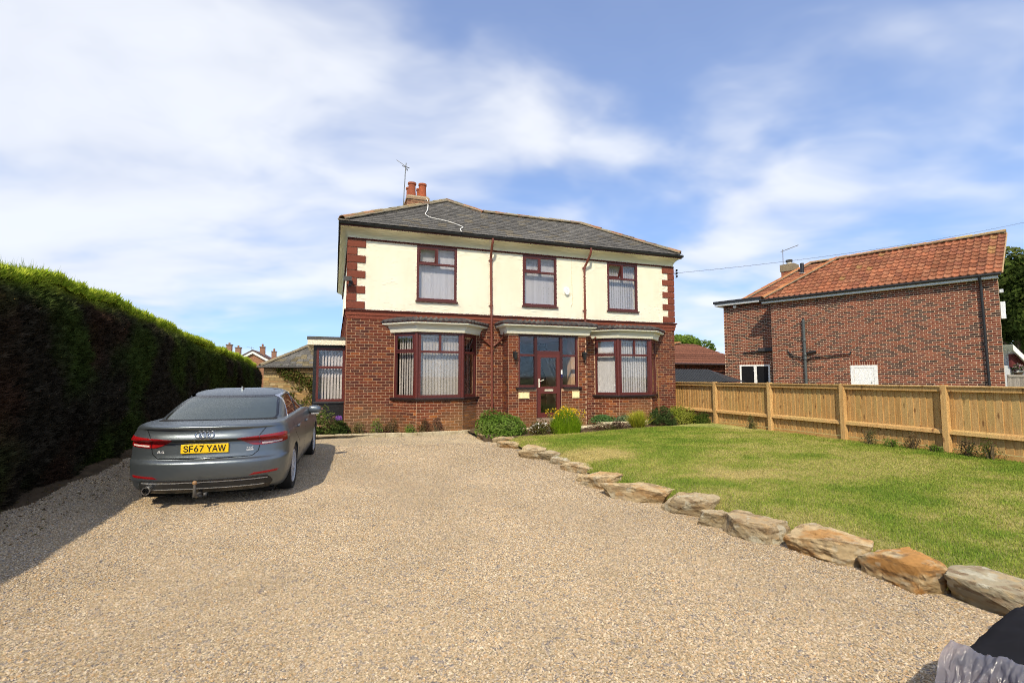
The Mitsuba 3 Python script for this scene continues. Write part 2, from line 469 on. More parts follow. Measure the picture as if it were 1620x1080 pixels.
# ------------------------------------------------------------------ bricks
BRICKF = np.array([[0, 1, 5], [0, 5, 4], [1, 2, 6], [1, 6, 5], [3, 0, 4], [3, 4, 7], [4, 5, 6], [4, 6, 7], [0, 3, 2], [0, 2, 1]])
HOUSE_BRICK = np.array([[0.165, 0.046, 0.027], [0.135, 0.040, 0.026], [0.19, 0.056, 0.028], [0.10, 0.034, 0.026], [0.25, 0.078, 0.031], [0.12, 0.048, 0.033], [0.32, 0.11, 0.038]])
HOUSE_P = [0.28, 0.24, 0.18, 0.12, 0.08, 0.07, 0.03]
NEAR_BRICK = 0.88 * np.array([[0.31, 0.085, 0.045], [0.26, 0.07, 0.04], [0.20, 0.058, 0.038], [0.10, 0.045, 0.035], [0.085, 0.045, 0.036], [0.30, 0.10, 0.055]])
NEAR_P = [0.24, 0.22, 0.17, 0.16, 0.13, 0.08]


def courses(u0, u1, z0, z1, holes=(), shift=0, unit=0.225, gauge=0.075, gap=0.0065):
    """Stretcher bond: (u0, u1, z0, z1) of every brick of the rectangle, cut at the holes."""
    out = []
    for r in range(int(round((z1 - z0) / gauge))):
        za, zb = z0 + r * gauge + gap, z0 + (r + 1) * gauge - gap
        if zb > z1:
            break
        off = ((r + shift) % 2) * unit / 2
        for k in range(-1, int((u1 - u0) / unit) + 2):
            spans = [(max(u0, u0 + off + k * unit) + gap, min(u1, u0 + off + (k + 1) * unit) - gap)]
            for a, b, c, d in holes:
                if min(zb, d) - max(za, c) > 0.02:
                    spans = [s for x, y in spans for s in ((x, min(y, a - 0.003)), (max(x, b + 0.003), y)) if s[1] - s[0] > 0.03]
            out += [(x, y, za, zb) for x, y in spans if y - x > 0.03]
    return out


def lay(holder, O, U, N, rects, pal, p, limit=300, proud=0.007, stain=None, single_name='brick', rest_name='brickwork', pool=None):
    """Bricks on the wall plane O + u U + z Z, standing proud along N. The nearest ones are parts, the rest one part."""
    items = [] if pool is None else pool
    O, U, N = (np.asarray(a, float) for a in (O, U, N))
    for x, y, za, zb in rects:
        pr = proud + 0.003 * rng.random()
        l = boxv(x, y, 0, 0.02 + pr, za, zb)
        l[:, 1] = -(l[:, 1] - pr)          # front at +pr, back inside the wall
        v = O + l[:, :1] * U + l[:, 1:2] * N + l[:, 2:] * np.array([0, 0, 1.0])
        c = pal[rng.choice(len(pal), p=p)] * (0.64 + 0.28 * rng.random())
        if stain:
            c = stain(v.mean(0), c)
        items.append((v, c))
    if pool is None:
        finish_bricks(holder, items, limit, single_name, rest_name)
    return items


def shown(v):
    q = v.mean(0) - EYE
    return np.linalg.norm(q) + (1e3 if q @ FWD < 0.3 or abs(q @ np.array([math.cos(YAW), -math.sin(YAW), 0])) > 1.02 * (q @ FWD) else 0)


def finish_bricks(holder, items, limit=300, single_name='brick', rest_name='brickwork', mat='matte'):
    items.sort(key=lambda it: shown(it[0]))
    for v, c in items[:limit]:
        put(f'{holder}__{single_name}', MB().add(v, BRICKF, c), mat)
    if items[limit:]:
        m = MB()
        for v, c in items[limit:]:
            m.add(v, BRICKF, c)
        put(f'{holder}__{rest_name}', m, mat, kind='stuff', fixed=False)


# ------------------------------------------------------------------ the house
HX0, HX1, HY = 0.27, 10.62, 13.49
house = thing('brick_house', 'detached two storey house with brick ground floor, cream rendered upper floor and grey slate roof', 'house')
BAYS = [(1.49, 2.02, 3.25, 3.79), (7.60, 8.12, 9.28, 9.87)]
BAY_Y = 12.94
PX0, PX1, PY = 4.59, 7.04, 12.99
WINS = [(2.07, 3.20, 3.61, 5.14), (5.21, 6.32, 3.62, 5.14), (8.09, 9.21, 3.61, 5.14)]
Z = np.array([0, 0, 1.0])

low = mcube(HX0, HX1, HY, 18.0, -0.3, 3.06) + mcube(HX0, 6.9, HY, 24.4, -0.3, 3.06)
low -= mcube(HX0 + 0.3, HX1 - 0.3, HY + 0.28, 17.7, 0.1, 2.7)
for a, b, c, d in BAYS:
    low -= mcube(a + 0.06, d - 0.06, HY - 1, HY + 0.5, 0.94, 2.68)
low -= mcube(PX0 + 0.25, PX1 - 0.25, HY - 1, HY + 0.5, 0.32, 2.72)
wall = put(house + '__wall', low, 'mortar', label='brick ground floor wall with pale orange mortar joints')
upp = mcube(HX0 + 0.02, HX1 - 0.02, HY, 18.0, 3.06, 5.36) + mcube(HX0 + 0.02, 6.9, HY, 24.4, 3.06, 5.36)
upp -= mcube(HX0 + 0.3, HX1 - 0.3, HY + 0.25, 17.7, 3.2, 5.3)
for a, b, c, d in WINS:
    upp -= mcube(a, b, HY - 1, HY + 0.4, c, d)
upper = put(house + '__wall', upp, 'cream_render', label='cream roughcast upper wall')
# rooms behind the glass
m = MB()
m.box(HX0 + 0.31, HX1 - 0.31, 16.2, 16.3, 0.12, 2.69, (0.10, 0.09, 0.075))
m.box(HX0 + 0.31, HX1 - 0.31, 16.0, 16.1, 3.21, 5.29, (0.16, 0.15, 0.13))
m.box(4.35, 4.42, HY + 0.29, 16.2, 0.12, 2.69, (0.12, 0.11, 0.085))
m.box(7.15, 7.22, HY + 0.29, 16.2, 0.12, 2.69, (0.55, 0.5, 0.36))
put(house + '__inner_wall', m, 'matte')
m = MB()
m.box(HX0 + 0.31, HX1 - 0.31, HY + 0.29, 16.2, 0.1, 0.13, (0.07, 0.045, 0.03))
put(house + '__inner_floor', m, 'matte')
m = MB()                                                   # stair string and handrail in the hall
m.add(*place(extrude(Polygon([(0, 0), (0.25, 0), (2.2, 2.0), (2.2, 2.3), (1.9, 2.3), (0, 0.3)]), 0.05), (6.95, 14.2, 0.14), (0, 1, 0), (0, 0, 1), (1, 0, 0)), c=(0.72, 0.68, 0.52))
m.tube([(6.85, 14.1, 1.05), (6.85, 15.6, 2.55)], 0.025, 6, (0.14, 0.06, 0.03))
m.tube([(6.85, 14.12, 0.14), (6.85, 14.12, 1.1)], 0.03, 6, (0.14, 0.06, 0.03))
put(house + '__staircase', m, 'matte')


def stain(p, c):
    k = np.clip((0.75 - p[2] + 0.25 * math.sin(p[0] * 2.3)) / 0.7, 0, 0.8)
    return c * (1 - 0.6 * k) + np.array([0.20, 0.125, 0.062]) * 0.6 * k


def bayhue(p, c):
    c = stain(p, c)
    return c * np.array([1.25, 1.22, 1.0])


pool = []
holes = [(a - HX0, d - HX0, -1, 2.95) for a, b, c, d in BAYS] + [(PX0 - HX0, PX1 - HX0, -1, 2.95)]
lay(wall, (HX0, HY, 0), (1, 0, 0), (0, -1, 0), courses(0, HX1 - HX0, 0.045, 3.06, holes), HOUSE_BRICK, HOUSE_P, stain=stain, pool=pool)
lay(wall, (HX0, 24.4, 0), (0, -1, 0), (-1, 0, 0), courses(0, 24.4 - HY, 0.045, 3.06, [(0, 9.0, -1, 2.4)], shift=1), HOUSE_BRICK, HOUSE_P, pool=pool)
lay(wall, (HX1, HY, 0), (0, 1, 0), (1, 0, 0), courses(0, 2.0, 0.045, 3.06, shift=1), HOUSE_BRICK, HOUSE_P, pool=pool)
# bay bases and porch walls: a core in mortar with bricks on it
bases = []
for a, b, c, d in BAYS:
    pts = [(a, HY), (b, BAY_Y), (c, BAY_Y), (d, HY)]
    bases.append(extrude(Polygon(pts + [(d, HY + 0.02), (a, HY + 0.02)]), 1.18).apply_translation([0, 0, -0.25]))
    for P, Q in zip(pts[:-1], pts[1:]):
        P, Q = np.array([*P, 0]), np.array([*Q, 0])
        L = np.linalg.norm(Q - P)
        U = (Q - P) / L
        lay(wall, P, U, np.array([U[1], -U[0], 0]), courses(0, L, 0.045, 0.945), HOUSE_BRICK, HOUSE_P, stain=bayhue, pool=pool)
PORCH = [(PX0, 4.88, -0.25, 2.72), (4.88, 5.43, -0.25, 1.15), (6.22, 6.78, -0.25, 1.15), (6.78, PX1, -0.25, 2.72)]
for a, b, c, d in PORCH:
    bases.append(trimesh.Trimesh(boxv(a, b, PY, PY + 0.1, c, d), BOXF))
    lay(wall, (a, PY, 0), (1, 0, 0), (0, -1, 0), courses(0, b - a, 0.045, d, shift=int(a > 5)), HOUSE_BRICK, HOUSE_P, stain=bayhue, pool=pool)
for x, n in ((PX0, -1), (PX1, 1)):
    bases.append(trimesh.Trimesh(boxv(min(x, x - 0.1 * n), max(x, x - 0.1 * n), PY + 0.101, HY, -0.25, 2.72), BOXF))
    lay(wall, (x, HY if n < 0 else PY, 0), (0, n, 0), (n, 0, 0), courses(0, HY - PY, 0.045, 2.72), HOUSE_BRICK, HOUSE_P, pool=pool)
put(wall + '__bay_base', trimesh.util.concatenate(bases), 'mortar')
finish_bricks(wall, pool)
m = MB().box(5.43, 6.22, PY - 0.02, 16.1, -0.2, 0.325, (0.28, 0.2, 0.15)).box(5.3, 6.4, PY - 0.38, PY - 0.021, -0.2, 0.2, (0.22, 0.11, 0.08))
put(house + '__doorstep', m, 'matte')
m = MB().box(PX0 + 0.1, PX1 - 0.1, PY + 0.1, HY + 0.5, 2.72, 2.76, (0.5, 0.48, 0.4))
put(house + '__porch_ceiling', m, 'matte')

# string course, quoins
def band(key, o0, o1, z0, z1, col, mat='matte', o_in=-0.02):
    out = Polygon([(HX0 - o1, 24.3), (HX0 - o1, HY - o1), (HX1 + o1, HY - o1), (HX1 + o1, 17.9)])
    inn = Polygon([(HX0 - o_in, 24.4), (HX0 - o_in, HY - o_in), (HX1 + o_in, HY - o_in), (HX1 + o_in, 18.0)])
    P = [(HX0 - o1, 24.3), (HX0 - o1, HY - o1), (HX1 + o1, HY - o1), (HX1 + o1, 17.9), (HX1 + o_in, 17.9), (HX1 + o_in, HY - o_in), (HX0 - o_in, HY - o_in), (HX0 - o_in, 24.3)]
    e = extrude(Polygon(P), z1 - z0)
    e.apply_translation([0, 0, z0])
    return put(key, e, mat, color=col)


band(house + '__string_course', 0, 0.022, 3.035, 3.13, TERRA, o_in=-0.01)
band(house + '__string_course', 0, 0.042, 3.131, 3.235, (0.20, 0.06, 0.038), o_in=-0.01)
band(house + '__string_course', 0, 0.075, 3.236, 3.275, (0.07, 0.022, 0.018), o_in=-0.01)
band(house + '__eaves_trim', 0, 0.03, 5.145, 5.19, (0.085, 0.022, 0.017), o_in=-0.01)
for side in (0, 1):
    for k in range(9):
        w = (0.44, 0.225)[k % 2]
        z1 = 5.135 - k * 0.2055
        z0 = z1 - 0.195
        x0, x1 = (HX0 - 0.028, HX0 + w) if side == 0 else (HX1 - w, HX1 + 0.028)
        put(house + '__quoin', rbox(x0, x1, HY - 0.03, HY + (0.225, 0.44)[k % 2], z0, z1, 0.012, 8), 'matte', 30, color=np.array(TERRA) * (0.88 + 0.2 * rng.random()))

# eaves: cove, fascia, gutter swept round the walls
OV = (0.26, 0.36, 0.17)                                     # overhang left, front, right


def sweep(key, prof, mat, col, smooth=35, closed=True):
    rows = []
    for o, z in prof:
        rows.append([(HX0 - OV[0] * o, 24.3, z), (HX0 - OV[0] * o, HY - OV[1] * o, z), (HX1 + OV[2] * o, HY - OV[1] * o, z), (HX1 + OV[2] * o, 17.9, z)])
    v = np.array(rows, float).reshape(-1, 3)
    f = []
    n = len(prof)
    for i in range(n if closed else n - 1):
        for j in range(3):
            a, b = i * 4 + j, ((i + 1) % n) * 4 + j
            f += [[a, a + 1, b + 1], [a, b + 1, b]]
    return put(key, MB().add(v, np.array(f), col), mat, smooth)


cv = [(0.02 + 0.80 * (1 - math.cos(t)), 5.19 + 0.22 * math.sin(t)) for t in np.linspace(0, math.pi / 2, 9)]
sweep(house + '__cove', cv + [(0.82, 5.435), (0.0, 5.435)], 'matte', (0.80, 0.76, 0.58), 50)
sweep(house + '__fascia', [(0.78, 5.41), (0.84, 5.41), (0.84, 5.475), (0.78, 5.475)], 'satin', (0.10, 0.024, 0.018))
g = [(0.93 + 0.09 * math.cos(t), 5.498 + 0.06 * math.sin(t)) for t in np.linspace(math.pi, 2 * math.pi, 9)]
sweep(house + '__gutter', g + [(1.0, 5.506), (0.995, 5.486), (0.93, 5.456), (0.865, 5.486), (0.85, 5.506)], 'satin', (0.018, 0.018, 0.019))

# roof
TP = 0.6066
PIT = math.atan(TP)
XL, XR, YE, ZE = 0.007, 10.79, 13.13, 5.515
APEX, VAL, RID = np.array([3.558, 16.68, ZE + 3.551 * TP]), np.array([4.598, 15.64, ZE + 2.51 * TP]), np.array([8.28, 15.64, ZE + 2.51 * TP])
LW = 7.11
dz = np.array([0, 0, 0.03])
hull1 = trimesh.convex.convex_hull(np.array([[XL, YE, ZE], [LW, YE, ZE], [XL, 24.4, ZE], [LW, 24.4, ZE], APEX, [3.558, 20.9, APEX[2]]]) - dz)
hull2 = trimesh.convex.convex_hull(np.array([[2.5, YE, ZE], [XR, YE, ZE], [2.5, 17.98, ZE], [XR, 17.98, ZE], [5.03, 15.64, RID[2]], RID]) - dz)
roof = put(house + '__roof', trimesh.util.concatenate([hull1, hull2]), 'matte', color=(0.085, 0.088, 0.092))


def slates():
    m = MB()
    cs, sn = math.cos(PIT), math.sin(PIT)
    gauge, w = 0.205, 0.255
    n = int(3.551 / cs / gauge) + 1
    for k in range(n):
        y = YE + k * gauge * cs
        yn = min(YE + 3.551, y + gauge * cs)
        left = XL + (y - YE) * 1.0
        right = XR - (y - YE) if y <= VAL[1] else APEX[0] + (APEX[1] - y)
        x = left - (k % 2) * w / 2
        while x < right:
            a, b = max(x + 0.003, left + 0.02), min(x + w - 0.003, right - 0.02)
            if b - a > 0.04:
                j = 0.006 * rng.random()
                s0, s1 = k * gauge - 0.012 * rng.random(), (k + 1.25) * gauge
                up0, up1 = 0.017 + j, 0.004
                P = []
                for s, u in ((s0, up0), (s1, up1)):
                    for t in (0, -0.008):
                        P.append((s, u + t))
                v = []
                for X in (a, b):
                    for s, u in P:
                        v.append([X, YE + s * cs - u * sn, ZE + s * sn + u * cs])
                v = np.array(v)
                f = [[0, 4, 6], [0, 6, 2], [0, 1, 5], [0, 5, 4], [0, 2, 3], [0, 3, 1], [4, 5, 7], [4, 7, 6]]
                tone = 0.088 + 0.035 * (rng.random() - 0.5) + 0.05 * (meshkit.fbm(np.array([a * 0.7, s0 * 0.9, 1.0]), 3, 2) - 0.5)
                c = np.array([1.04, 1.0, 0.95]) * tone
                if rng.random() < 0.10:
                    c = c * np.array([1.25, 1.15, 0.95])
                m.add(v, f, c)
            x += w
    put(roof + '__slates', m, 'matte', kind='stuff')
    m = MB()                                               # the hidden and grazing slopes: left side
    for k in range(20):
        x0 = XL + k * 0.205 * cs
        if x0 > 3.4:
            break
        z0, z1 = ZE + (x0 - XL) * TP + 0.02, ZE + (x0 - XL + 0.22) * TP + 0.006
        y0 = YE + (x0 - XL) + 0.02
        m.add([[x0, y0, z0], [x0, 24.3, z0], [x0 + 0.22, 24.3, z1], [x0 + 0.22, y0 + 0.22, z1], [x0, y0, z0 - 0.02], [x0, 24.3, z0 - 0.02]], [[0, 2, 1], [0, 3, 2], [0, 1, 5], [0, 5, 4]], (0.1, 0.1, 0.103))
    put(roof + '__slates', m, 'matte', kind='stuff')


slates()
LICHEN = 0.72 * np.array([[0.36, 0.20, 0.11], [0.33, 0.24, 0.13], [0.42, 0.34, 0.20], [0.24, 0.15, 0.10], [0.38, 0.165, 0.08], [0.29, 0.25, 0.17]])


def half_tiles(holder, name, A, B, r=0.115, step=0.42, pal=LICHEN, mat='matte', cement=True):
    A, B = np.asarray(A, float), np.asarray(B, float)
    L = np.linalg.norm(B - A)
    d = (B - A) / L
    s = np.cross(d, Z)
    s /= np.linalg.norm(s)
    u = np.cross(s, d)
    n = max(1, int(round(L / step)))
    for k in range(n):
        a, b = k * L / n, (k + 1.04) * L / n
        ang = np.linspace(-0.25, math.pi + 0.25, 9)
        lift = 0.012 * (rng.random() - 0.2)
        tilt = 0.02 * (rng.random() - 0.5)
        V = []
        for q, rr, e in ((a, r * 1.07, 0.0), (b, r * 0.95, tilt)):
            for t in ang:
                V.append(A + d * q + s * rr * math.cos(t) + u * (rr * 0.8 * math.sin(t) + lift + e))
            for t in ang[::-1]:
                V.append(A + d * q + s * (rr - 0.018) * math.cos(t) + u * ((rr - 0.02) * 0.8 * math.sin(t) + lift + e))
        N = len(ang) * 2
        F = []
        for i in range(N):
            j = (i + 1) % N
            F += [[i, N + j, j], [i, N + i, N + j]]
        for i in range(len(ang) - 1):
            j = N - 1 - i
            F += [[i, i + 1, j], [i + 1, j - 1, j], [N + i, N + j, N + i + 1], [N + i + 1, N + j, N + j - 1]]
        c = pal[rng.integers(len(pal))] * (0.8 + 0.4 * rng.random())
        V = np.array(V)
        put(f'{holder}__{name}', MB().add(V, F, c), mat, 40)
    if cement:
        m = MB()
        for sg in (-1, 1):
            pts = [A + d * q + s * sg * r * 0.98 + u * (0.005 + 0.012 * rng.random()) for q in np.linspace(0, L, 2 * n + 1)]
            m.tube(pts, 0.022 + 0.012 * rng.random(len(pts)), 5, (0.25, 0.21, 0.15))
        put(f'{holder}__bedding', m, 'matte')


half_tiles(roof, 'hip_tile', (XL + 0.08, YE + 0.08, ZE + 0.06), APEX)
half_tiles(roof, 'hip_tile', APEX, VAL)
half_tiles(roof, 'ridge_tile', VAL, RID, pal=LICHEN[[1, 2, 4, 4]])
half_tiles(roof, 'hip_tile', (XR - 0.08, YE + 0.08, ZE + 0.06), RID)
half_tiles(roof, 'ridge_tile', APEX, (3.558, 20.9, APEX[2]), cement=False)

# chimney with four pots
ch = house + '__chimney'
pool = []
CX0, CX1, CY0, CY1, CZ = 2.26, 2.98, 17.0, 17.9, 7.72
for O, U, N, L in (((CX0, CY0, 0), (1, 0, 0), (0, -1, 0), CX1 - CX0), ((CX0, CY1, 0), (0, -1, 0), (-1, 0, 0), CY1 - CY0), ((CX1, CY0, 0), (0, 1, 0), (1, 0, 0), CY1 - CY0)):
    lay(ch, O, U, N, courses(0, L, 6.5, CZ, unit=L / 3.0), np.array([[0.30, 0.13, 0.075], [0.36, 0.19, 0.11], [0.24, 0.10, 0.06], [0.40, 0.27, 0.17]]), [0.3, 0.3, 0.2, 0.2], pool=pool, proud=0.012)
m = MB().box(CX0, CX1, CY0, CY1, 6.2, CZ, (0.42, 0.33, 0.22)).box(CX0 - 0.04, CX1 + 0.04, CY0 - 0.04, CY1 + 0.04, CZ, CZ + 0.08, (0.33, 0.22, 0.14)).box(CX0 - 0.01, CX1 + 0.01, CY0 - 0.01, CY1 + 0.01, CZ + 0.08, CZ + 0.14, (0.44, 0.37, 0.25))
put(ch + '__stack', m, 'matte')
finish_bricks(ch, pool, 100)
for k, (x, y, c) in enumerate([(2.43, 17.2, (0.30, 0.09, 0.05)), (2.80, 17.2, (0.36, 0.10, 0.05)), (2.43, 17.7, (0.34, 0.11, 0.06)), (2.80, 17.7, (0.34, 0.11, 0.06))]):
    p = trimesh.creation.revolve(np.array([[0.001, 0], [0.15, 0], [0.13, 0.25], [0.125, 0.45], [0.15, 0.46], [0.15, 0.52], [0.115, 0.52], [0.11, 0.36], [0.001, 0.36]]), sections=16)
    put(ch + '__pot', place(p, (x, y, CZ + 0.13), (1, 0, 0), (0, 1, 0), (0, 0, 1)), 'matte', 40, color=c)


# ------------------------------------------------------------------ windows, bays, porch
class Local:
    """Boxes in a panel's own frame: u along it, d into the building, z up."""

    def __init__(self, O, U, N):
        self.O, self.U, self.N = (np.asarray(a, float) for a in (O, U, N))

    def pt(self, u, d, z):
        return self.O + self.U * u - self.N * d + Z * z

    def box(self, m, u0, u1, d0, d1, z0, z1, c=(0.5, 0.5, 0.5), tilt=None):
        b = boxv(u0, u1, d0, d1, z0, z1)
        if tilt:                                            # (hinge z, hinge d, angle): swings out about its top edge
            hz, hd, a = tilt
            dd, zz = b[:, 1] - hd, b[:, 2] - hz
            b[:, 1], b[:, 2] = hd + dd * math.cos(a) + zz * math.sin(a), hz + zz * math.cos(a) - dd * math.sin(a)
        v = self.O + b[:, :1] * self.U - b[:, 1:2] * self.N + b[:, 2:] * Z
        m.add(v, BOXF, c)

    def pane(self, m, u0, u1, d, z0, z1, tilt=None):
        b = np.array([[u0, d, z0], [u1, d, z0], [u1, d, z1], [u0, d, z1]], float)
        if tilt:
            hz, hd, a = tilt
            dd, zz = b[:, 1] - hd, b[:, 2] - hz
            b[:, 1], b[:, 2] = hd + dd * math.cos(a) + zz * math.sin(a), hz + zz * math.cos(a) - dd * math.sin(a)
        v = self.O + b[:, :1] * self.U - b[:, 1:2] * self.N + b[:, 2:] * Z
        m.add(v, [[0, 1, 2], [0, 2, 3]])


SLAT = np.array([0.46, 0.43, 0.41])


def light(hold, loc, u0, u1, z0, z1, d=0.02, fr=0.032, col=MAHOGANY, open_=0.0, sash=True):
    """One pane with its sash; open_: degrees it swings out at the bottom."""
    t = (z1, d - 0.012, -math.radians(open_)) if open_ else None
    if sash:
        m = MB()
        d0, d1 = d - 0.014, d + 0.03
        loc.box(m, u0, u1, d0, d1, z1 - fr, z1, col, t)
        loc.box(m, u0, u1, d0, d1, z0, z0 + fr, col, t)
        loc.box(m, u0, u0 + fr, d0, d1, z0 + fr + 0.001, z1 - fr - 0.001, col, t)
        loc.box(m, u1 - fr, u1, d0, d1, z0 + fr + 0.001, z1 - fr - 0.001, col, t)
        if open_:                                           # pale inner faces of the open sash
            for a, b in ((u0 + 0.004, u0 + fr - 0.004), (u1 - fr + 0.004, u1 - 0.004)):
                loc.box(m, a, b, d1 + 0.001, d1 + 0.012, z0 + 0.004, z1 - 0.02, (0.75, 0.74, 0.72), t)
            loc.box(m, u0 + fr, u1 - fr, d1 + 0.001, d1 + 0.012, z0 + 0.004, z0 + fr - 0.004, (0.75, 0.74, 0.72), t)
        put(hold + '__sash', m, 'satin')
        u0, u1, z0, z1 = u0 + fr - 0.004, u1 - fr + 0.004, z0 + fr - 0.004, z1 - fr + 0.004
    m = MB()
    loc.pane(m, u0, u1, d + 0.008, z0, z1, t)
    put(hold + '__pane', m, 'glass')


def blind(hold, loc, u0, u1, z0, z1, d, ang, pitch=0.082, tone=SLAT, width=0.089):
    m = MB()
    u = u0 + pitch / 2
    while u < u1 - 0.02:
        a = math.radians(ang + 6 * (rng.random() - 0.5))
        h = width / 2
        c = tone * (0.92 + 0.12 * rng.random())
        loc_u, loc_d = h * math.cos(a), h * math.sin(a)
        v = [loc.pt(u - loc_u, d - loc_d, z0), loc.pt(u + loc_u, d + loc_d, z0), loc.pt(u + loc_u, d + loc_d, z1), loc.pt(u - loc_u, d - loc_d, z1)]
        mid = [loc.pt(u, d + 0.004, z0), loc.pt(u, d + 0.004, z1)]
        m.add([v[0], mid[0], v[1], v[2], mid[1], v[3]], [[0, 1, 4], [0, 4, 5], [1, 2, 3], [1, 3, 4]], c)
        u += pitch
    loc.box(m, u0, u1, d - 0.02, d + 0.03, z1, z1 + 0.04, (0.6, 0.6, 0.6))
    put(hold + '__vertical_blind', m, 'matte', kind='stuff')


# first floor windows
for i, (a, b, c, d) in enumerate(WINS):
    hold = numbered(house + '__window')
    w, h = b - a, d - c
    L = Local((a, HY, c), (1, 0, 0), (0, -1, 0))
    m = MB()
    D0, D1 = -0.012, 0.07
    L.box(m, 0, w, D0, D1, h - 0.062, h, MAHOGANY)
    L.box(m, 0, w, D0, D1, 0, 0.062, MAHOGANY)
    L.box(m, 0, 0.062, D0, D1, 0.063, h - 0.063, MAHOGANY)
    L.box(m, w - 0.062, w, D0, D1, 0.063, h - 0.063, MAHOGANY)
    tz = h - 0.50
    L.box(m, 0.063, w - 0.063, D0 + 0.005, D1, tz - 0.028, tz + 0.028, MAHOGANY)
    L.box(m, w / 2 - 0.026, w / 2 + 0.026, D0 + 0.005, D1, tz + 0.029, h - 0.063, MAHOGANY)
    put(hold + '__frame', m, 'satin')
    light(hold, L, 0.063, w - 0.063, 0.063, tz - 0.029, sash=False)
    light(hold, L, w / 2 + 0.027, w - 0.063, tz + 0.03, h - 0.064, sash=False)
    light(hold, L, 0.066, w / 2 - 0.029, tz + 0.033, h - 0.067, d=0.0, open_=(9, 0, 24)[i])
    m = MB()
    L.box(m, -0.03, w + 0.03, -0.06, 0.02, -0.05, -0.003, (0.075, 0.02, 0.016))
    put(hold + '__sill', m, 'satin')
    m = MB()
    L.box(m, 0.06, w - 0.06, 0.32, 0.36, 0.0, 0.02, (0.7, 0.7, 0.7))
    blind(hold, L, 0.02, w - 0.02, 0.03, h - 0.07, 0.17, 12 + 5 * i, tone=np.array([0.46, 0.455, 0.49]), width=0.1)


def offset_poly(pts, o, y_back=HY):
    P = Polygon(pts + [(pts[-1][0], y_back + 3), (pts[0][0], y_back + 3)]).buffer(o, join_style=2)
    return P.intersection(sbox(-50, -50, 50, y_back + 0.001))


def ring_pts(pts, o):
    """The plan's corner points pushed out by o, ends kept on the house wall."""
    out = []
    P = [np.array(p) for p in pts]
    nrm = []
    for a, b in zip(P[:-1], P[1:]):
        e = (b - a) / np.linalg.norm(b - a)
        nrm.append(np.array([e[1], -e[0]]))
    for k, p in enumerate(P):
        if k in (0, len(P) - 1):
            n = nrm[0] if k == 0 else nrm[-1]
            e = np.array([-n[1], n[0]])
            q = p + n * o
            q = q + e * ((HY - q[1]) / e[1]) if abs(e[1]) > 1e-6 else q
        else:
            n = nrm[k - 1] + nrm[k]
            q = p + n * o / (1 + nrm[k - 1] @ nrm[k])
        out.append(q)
    return np.array(out)


def rings(key, pts, prof, mat, col, smooth=False, close=False):
    """A band of the given (offset, z) profile round the bay's plan."""
    R = [np.hstack([ring_pts(pts, o), np.full((len(pts), 1), z)]) for o, z in prof]
    n, k = len(prof), len(pts)
    f = []
    for i in range(n if close else n - 1):
        for j in range(k - 1):
            a, b = i * k + j, ((i + 1) % n) * k + j
            f += [[a, a + 1, b + 1], [a, b + 1, b]]
    return put(key, MB().add(np.vstack(R), np.array(f), col), mat, smooth)


TILE_DARK = np.array([0.05, 0.043, 0.042])


def little_roof(hold, pts, zb, zt, o):
    """A low roof of dark interlocking tiles over a bay or the porch, with a boarded eave under it."""
    rings(hold + '__eaves_board', pts, [(0.02, zb - 0.275), (0.075, zb - 0.27), (0.10, zb - 0.16), (0.14, zb - 0.085), (0.0, zb - 0.085)], 'matte', (0.66, 0.645, 0.54))
    rings(hold + '__eaves_board', pts, [(0.0, zb - 0.083), (0.20, zb - 0.083), (0.235, zb - 0.055), (0.235, zb - 0.02), (0.0, zb - 0.02)], 'matte', (0.74, 0.72, 0.60))
    rings(hold + '__eaves_trim', pts, [(0.0, zb - 0.018), (0.25, zb - 0.018), (0.25, zb - 0.002), (0.0, zb - 0.002)], 'matte', (0.12, 0.035, 0.025))
    outer, inner = ring_pts(pts, o), ring_pts(pts, -0.02)
    inner[:, 1] = np.minimum(inner[:, 1], HY)
    for j in range(len(pts) - 1):
        A, B = outer[j], outer[j + 1]
        L = np.linalg.norm(B - A)
        e = (B - A) / L
        n = np.array([e[1], -e[0]])
        k = max(2, int(round(L / 0.165)))
        m = MB()
        A2, B2 = inner[j], inner[j + 1]
        top = (zt - zb)
        m.add([[*A, zb], [*B, zb], [*B2, zt], [*A2, zt], [*A, zb - 0.0], [*B, zb - 0.0]], [[0, 1, 2], [0, 2, 3]], TILE_DARK)
        put(hold + '__roof', m, 'matte')
        for q in range(k):
            f0, f1 = (q + 0.0) / k, (q + 1.0) / k
            xs = np.linspace(f0, f1, 7)
            hs = np.array([0.0, 0.004, 0.008, 0.03, 0.045, 0.032, 0.004]) + 0.012
            V, F = [], []
            for x, h in zip(xs, hs):
                lo, hi = A + (B - A) * x, A2 + (B2 - A2) * x
                V += [[*lo, zb + h + 0.012], [*hi, zt + h], [*(lo), zb - 0.012 + 0.5 * h]]
            for i in range(6):
                a, b = 3 * i, 3 * i + 3
                F += [[a, b, b + 1], [a, b + 1, a + 1], [a + 2, b + 2, b], [a + 2, b, a]]
            put(hold + '__tile', MB().add(V, F, TILE_DARK * (0.7 + 0.7 * rng.random())), 'satin', 50)


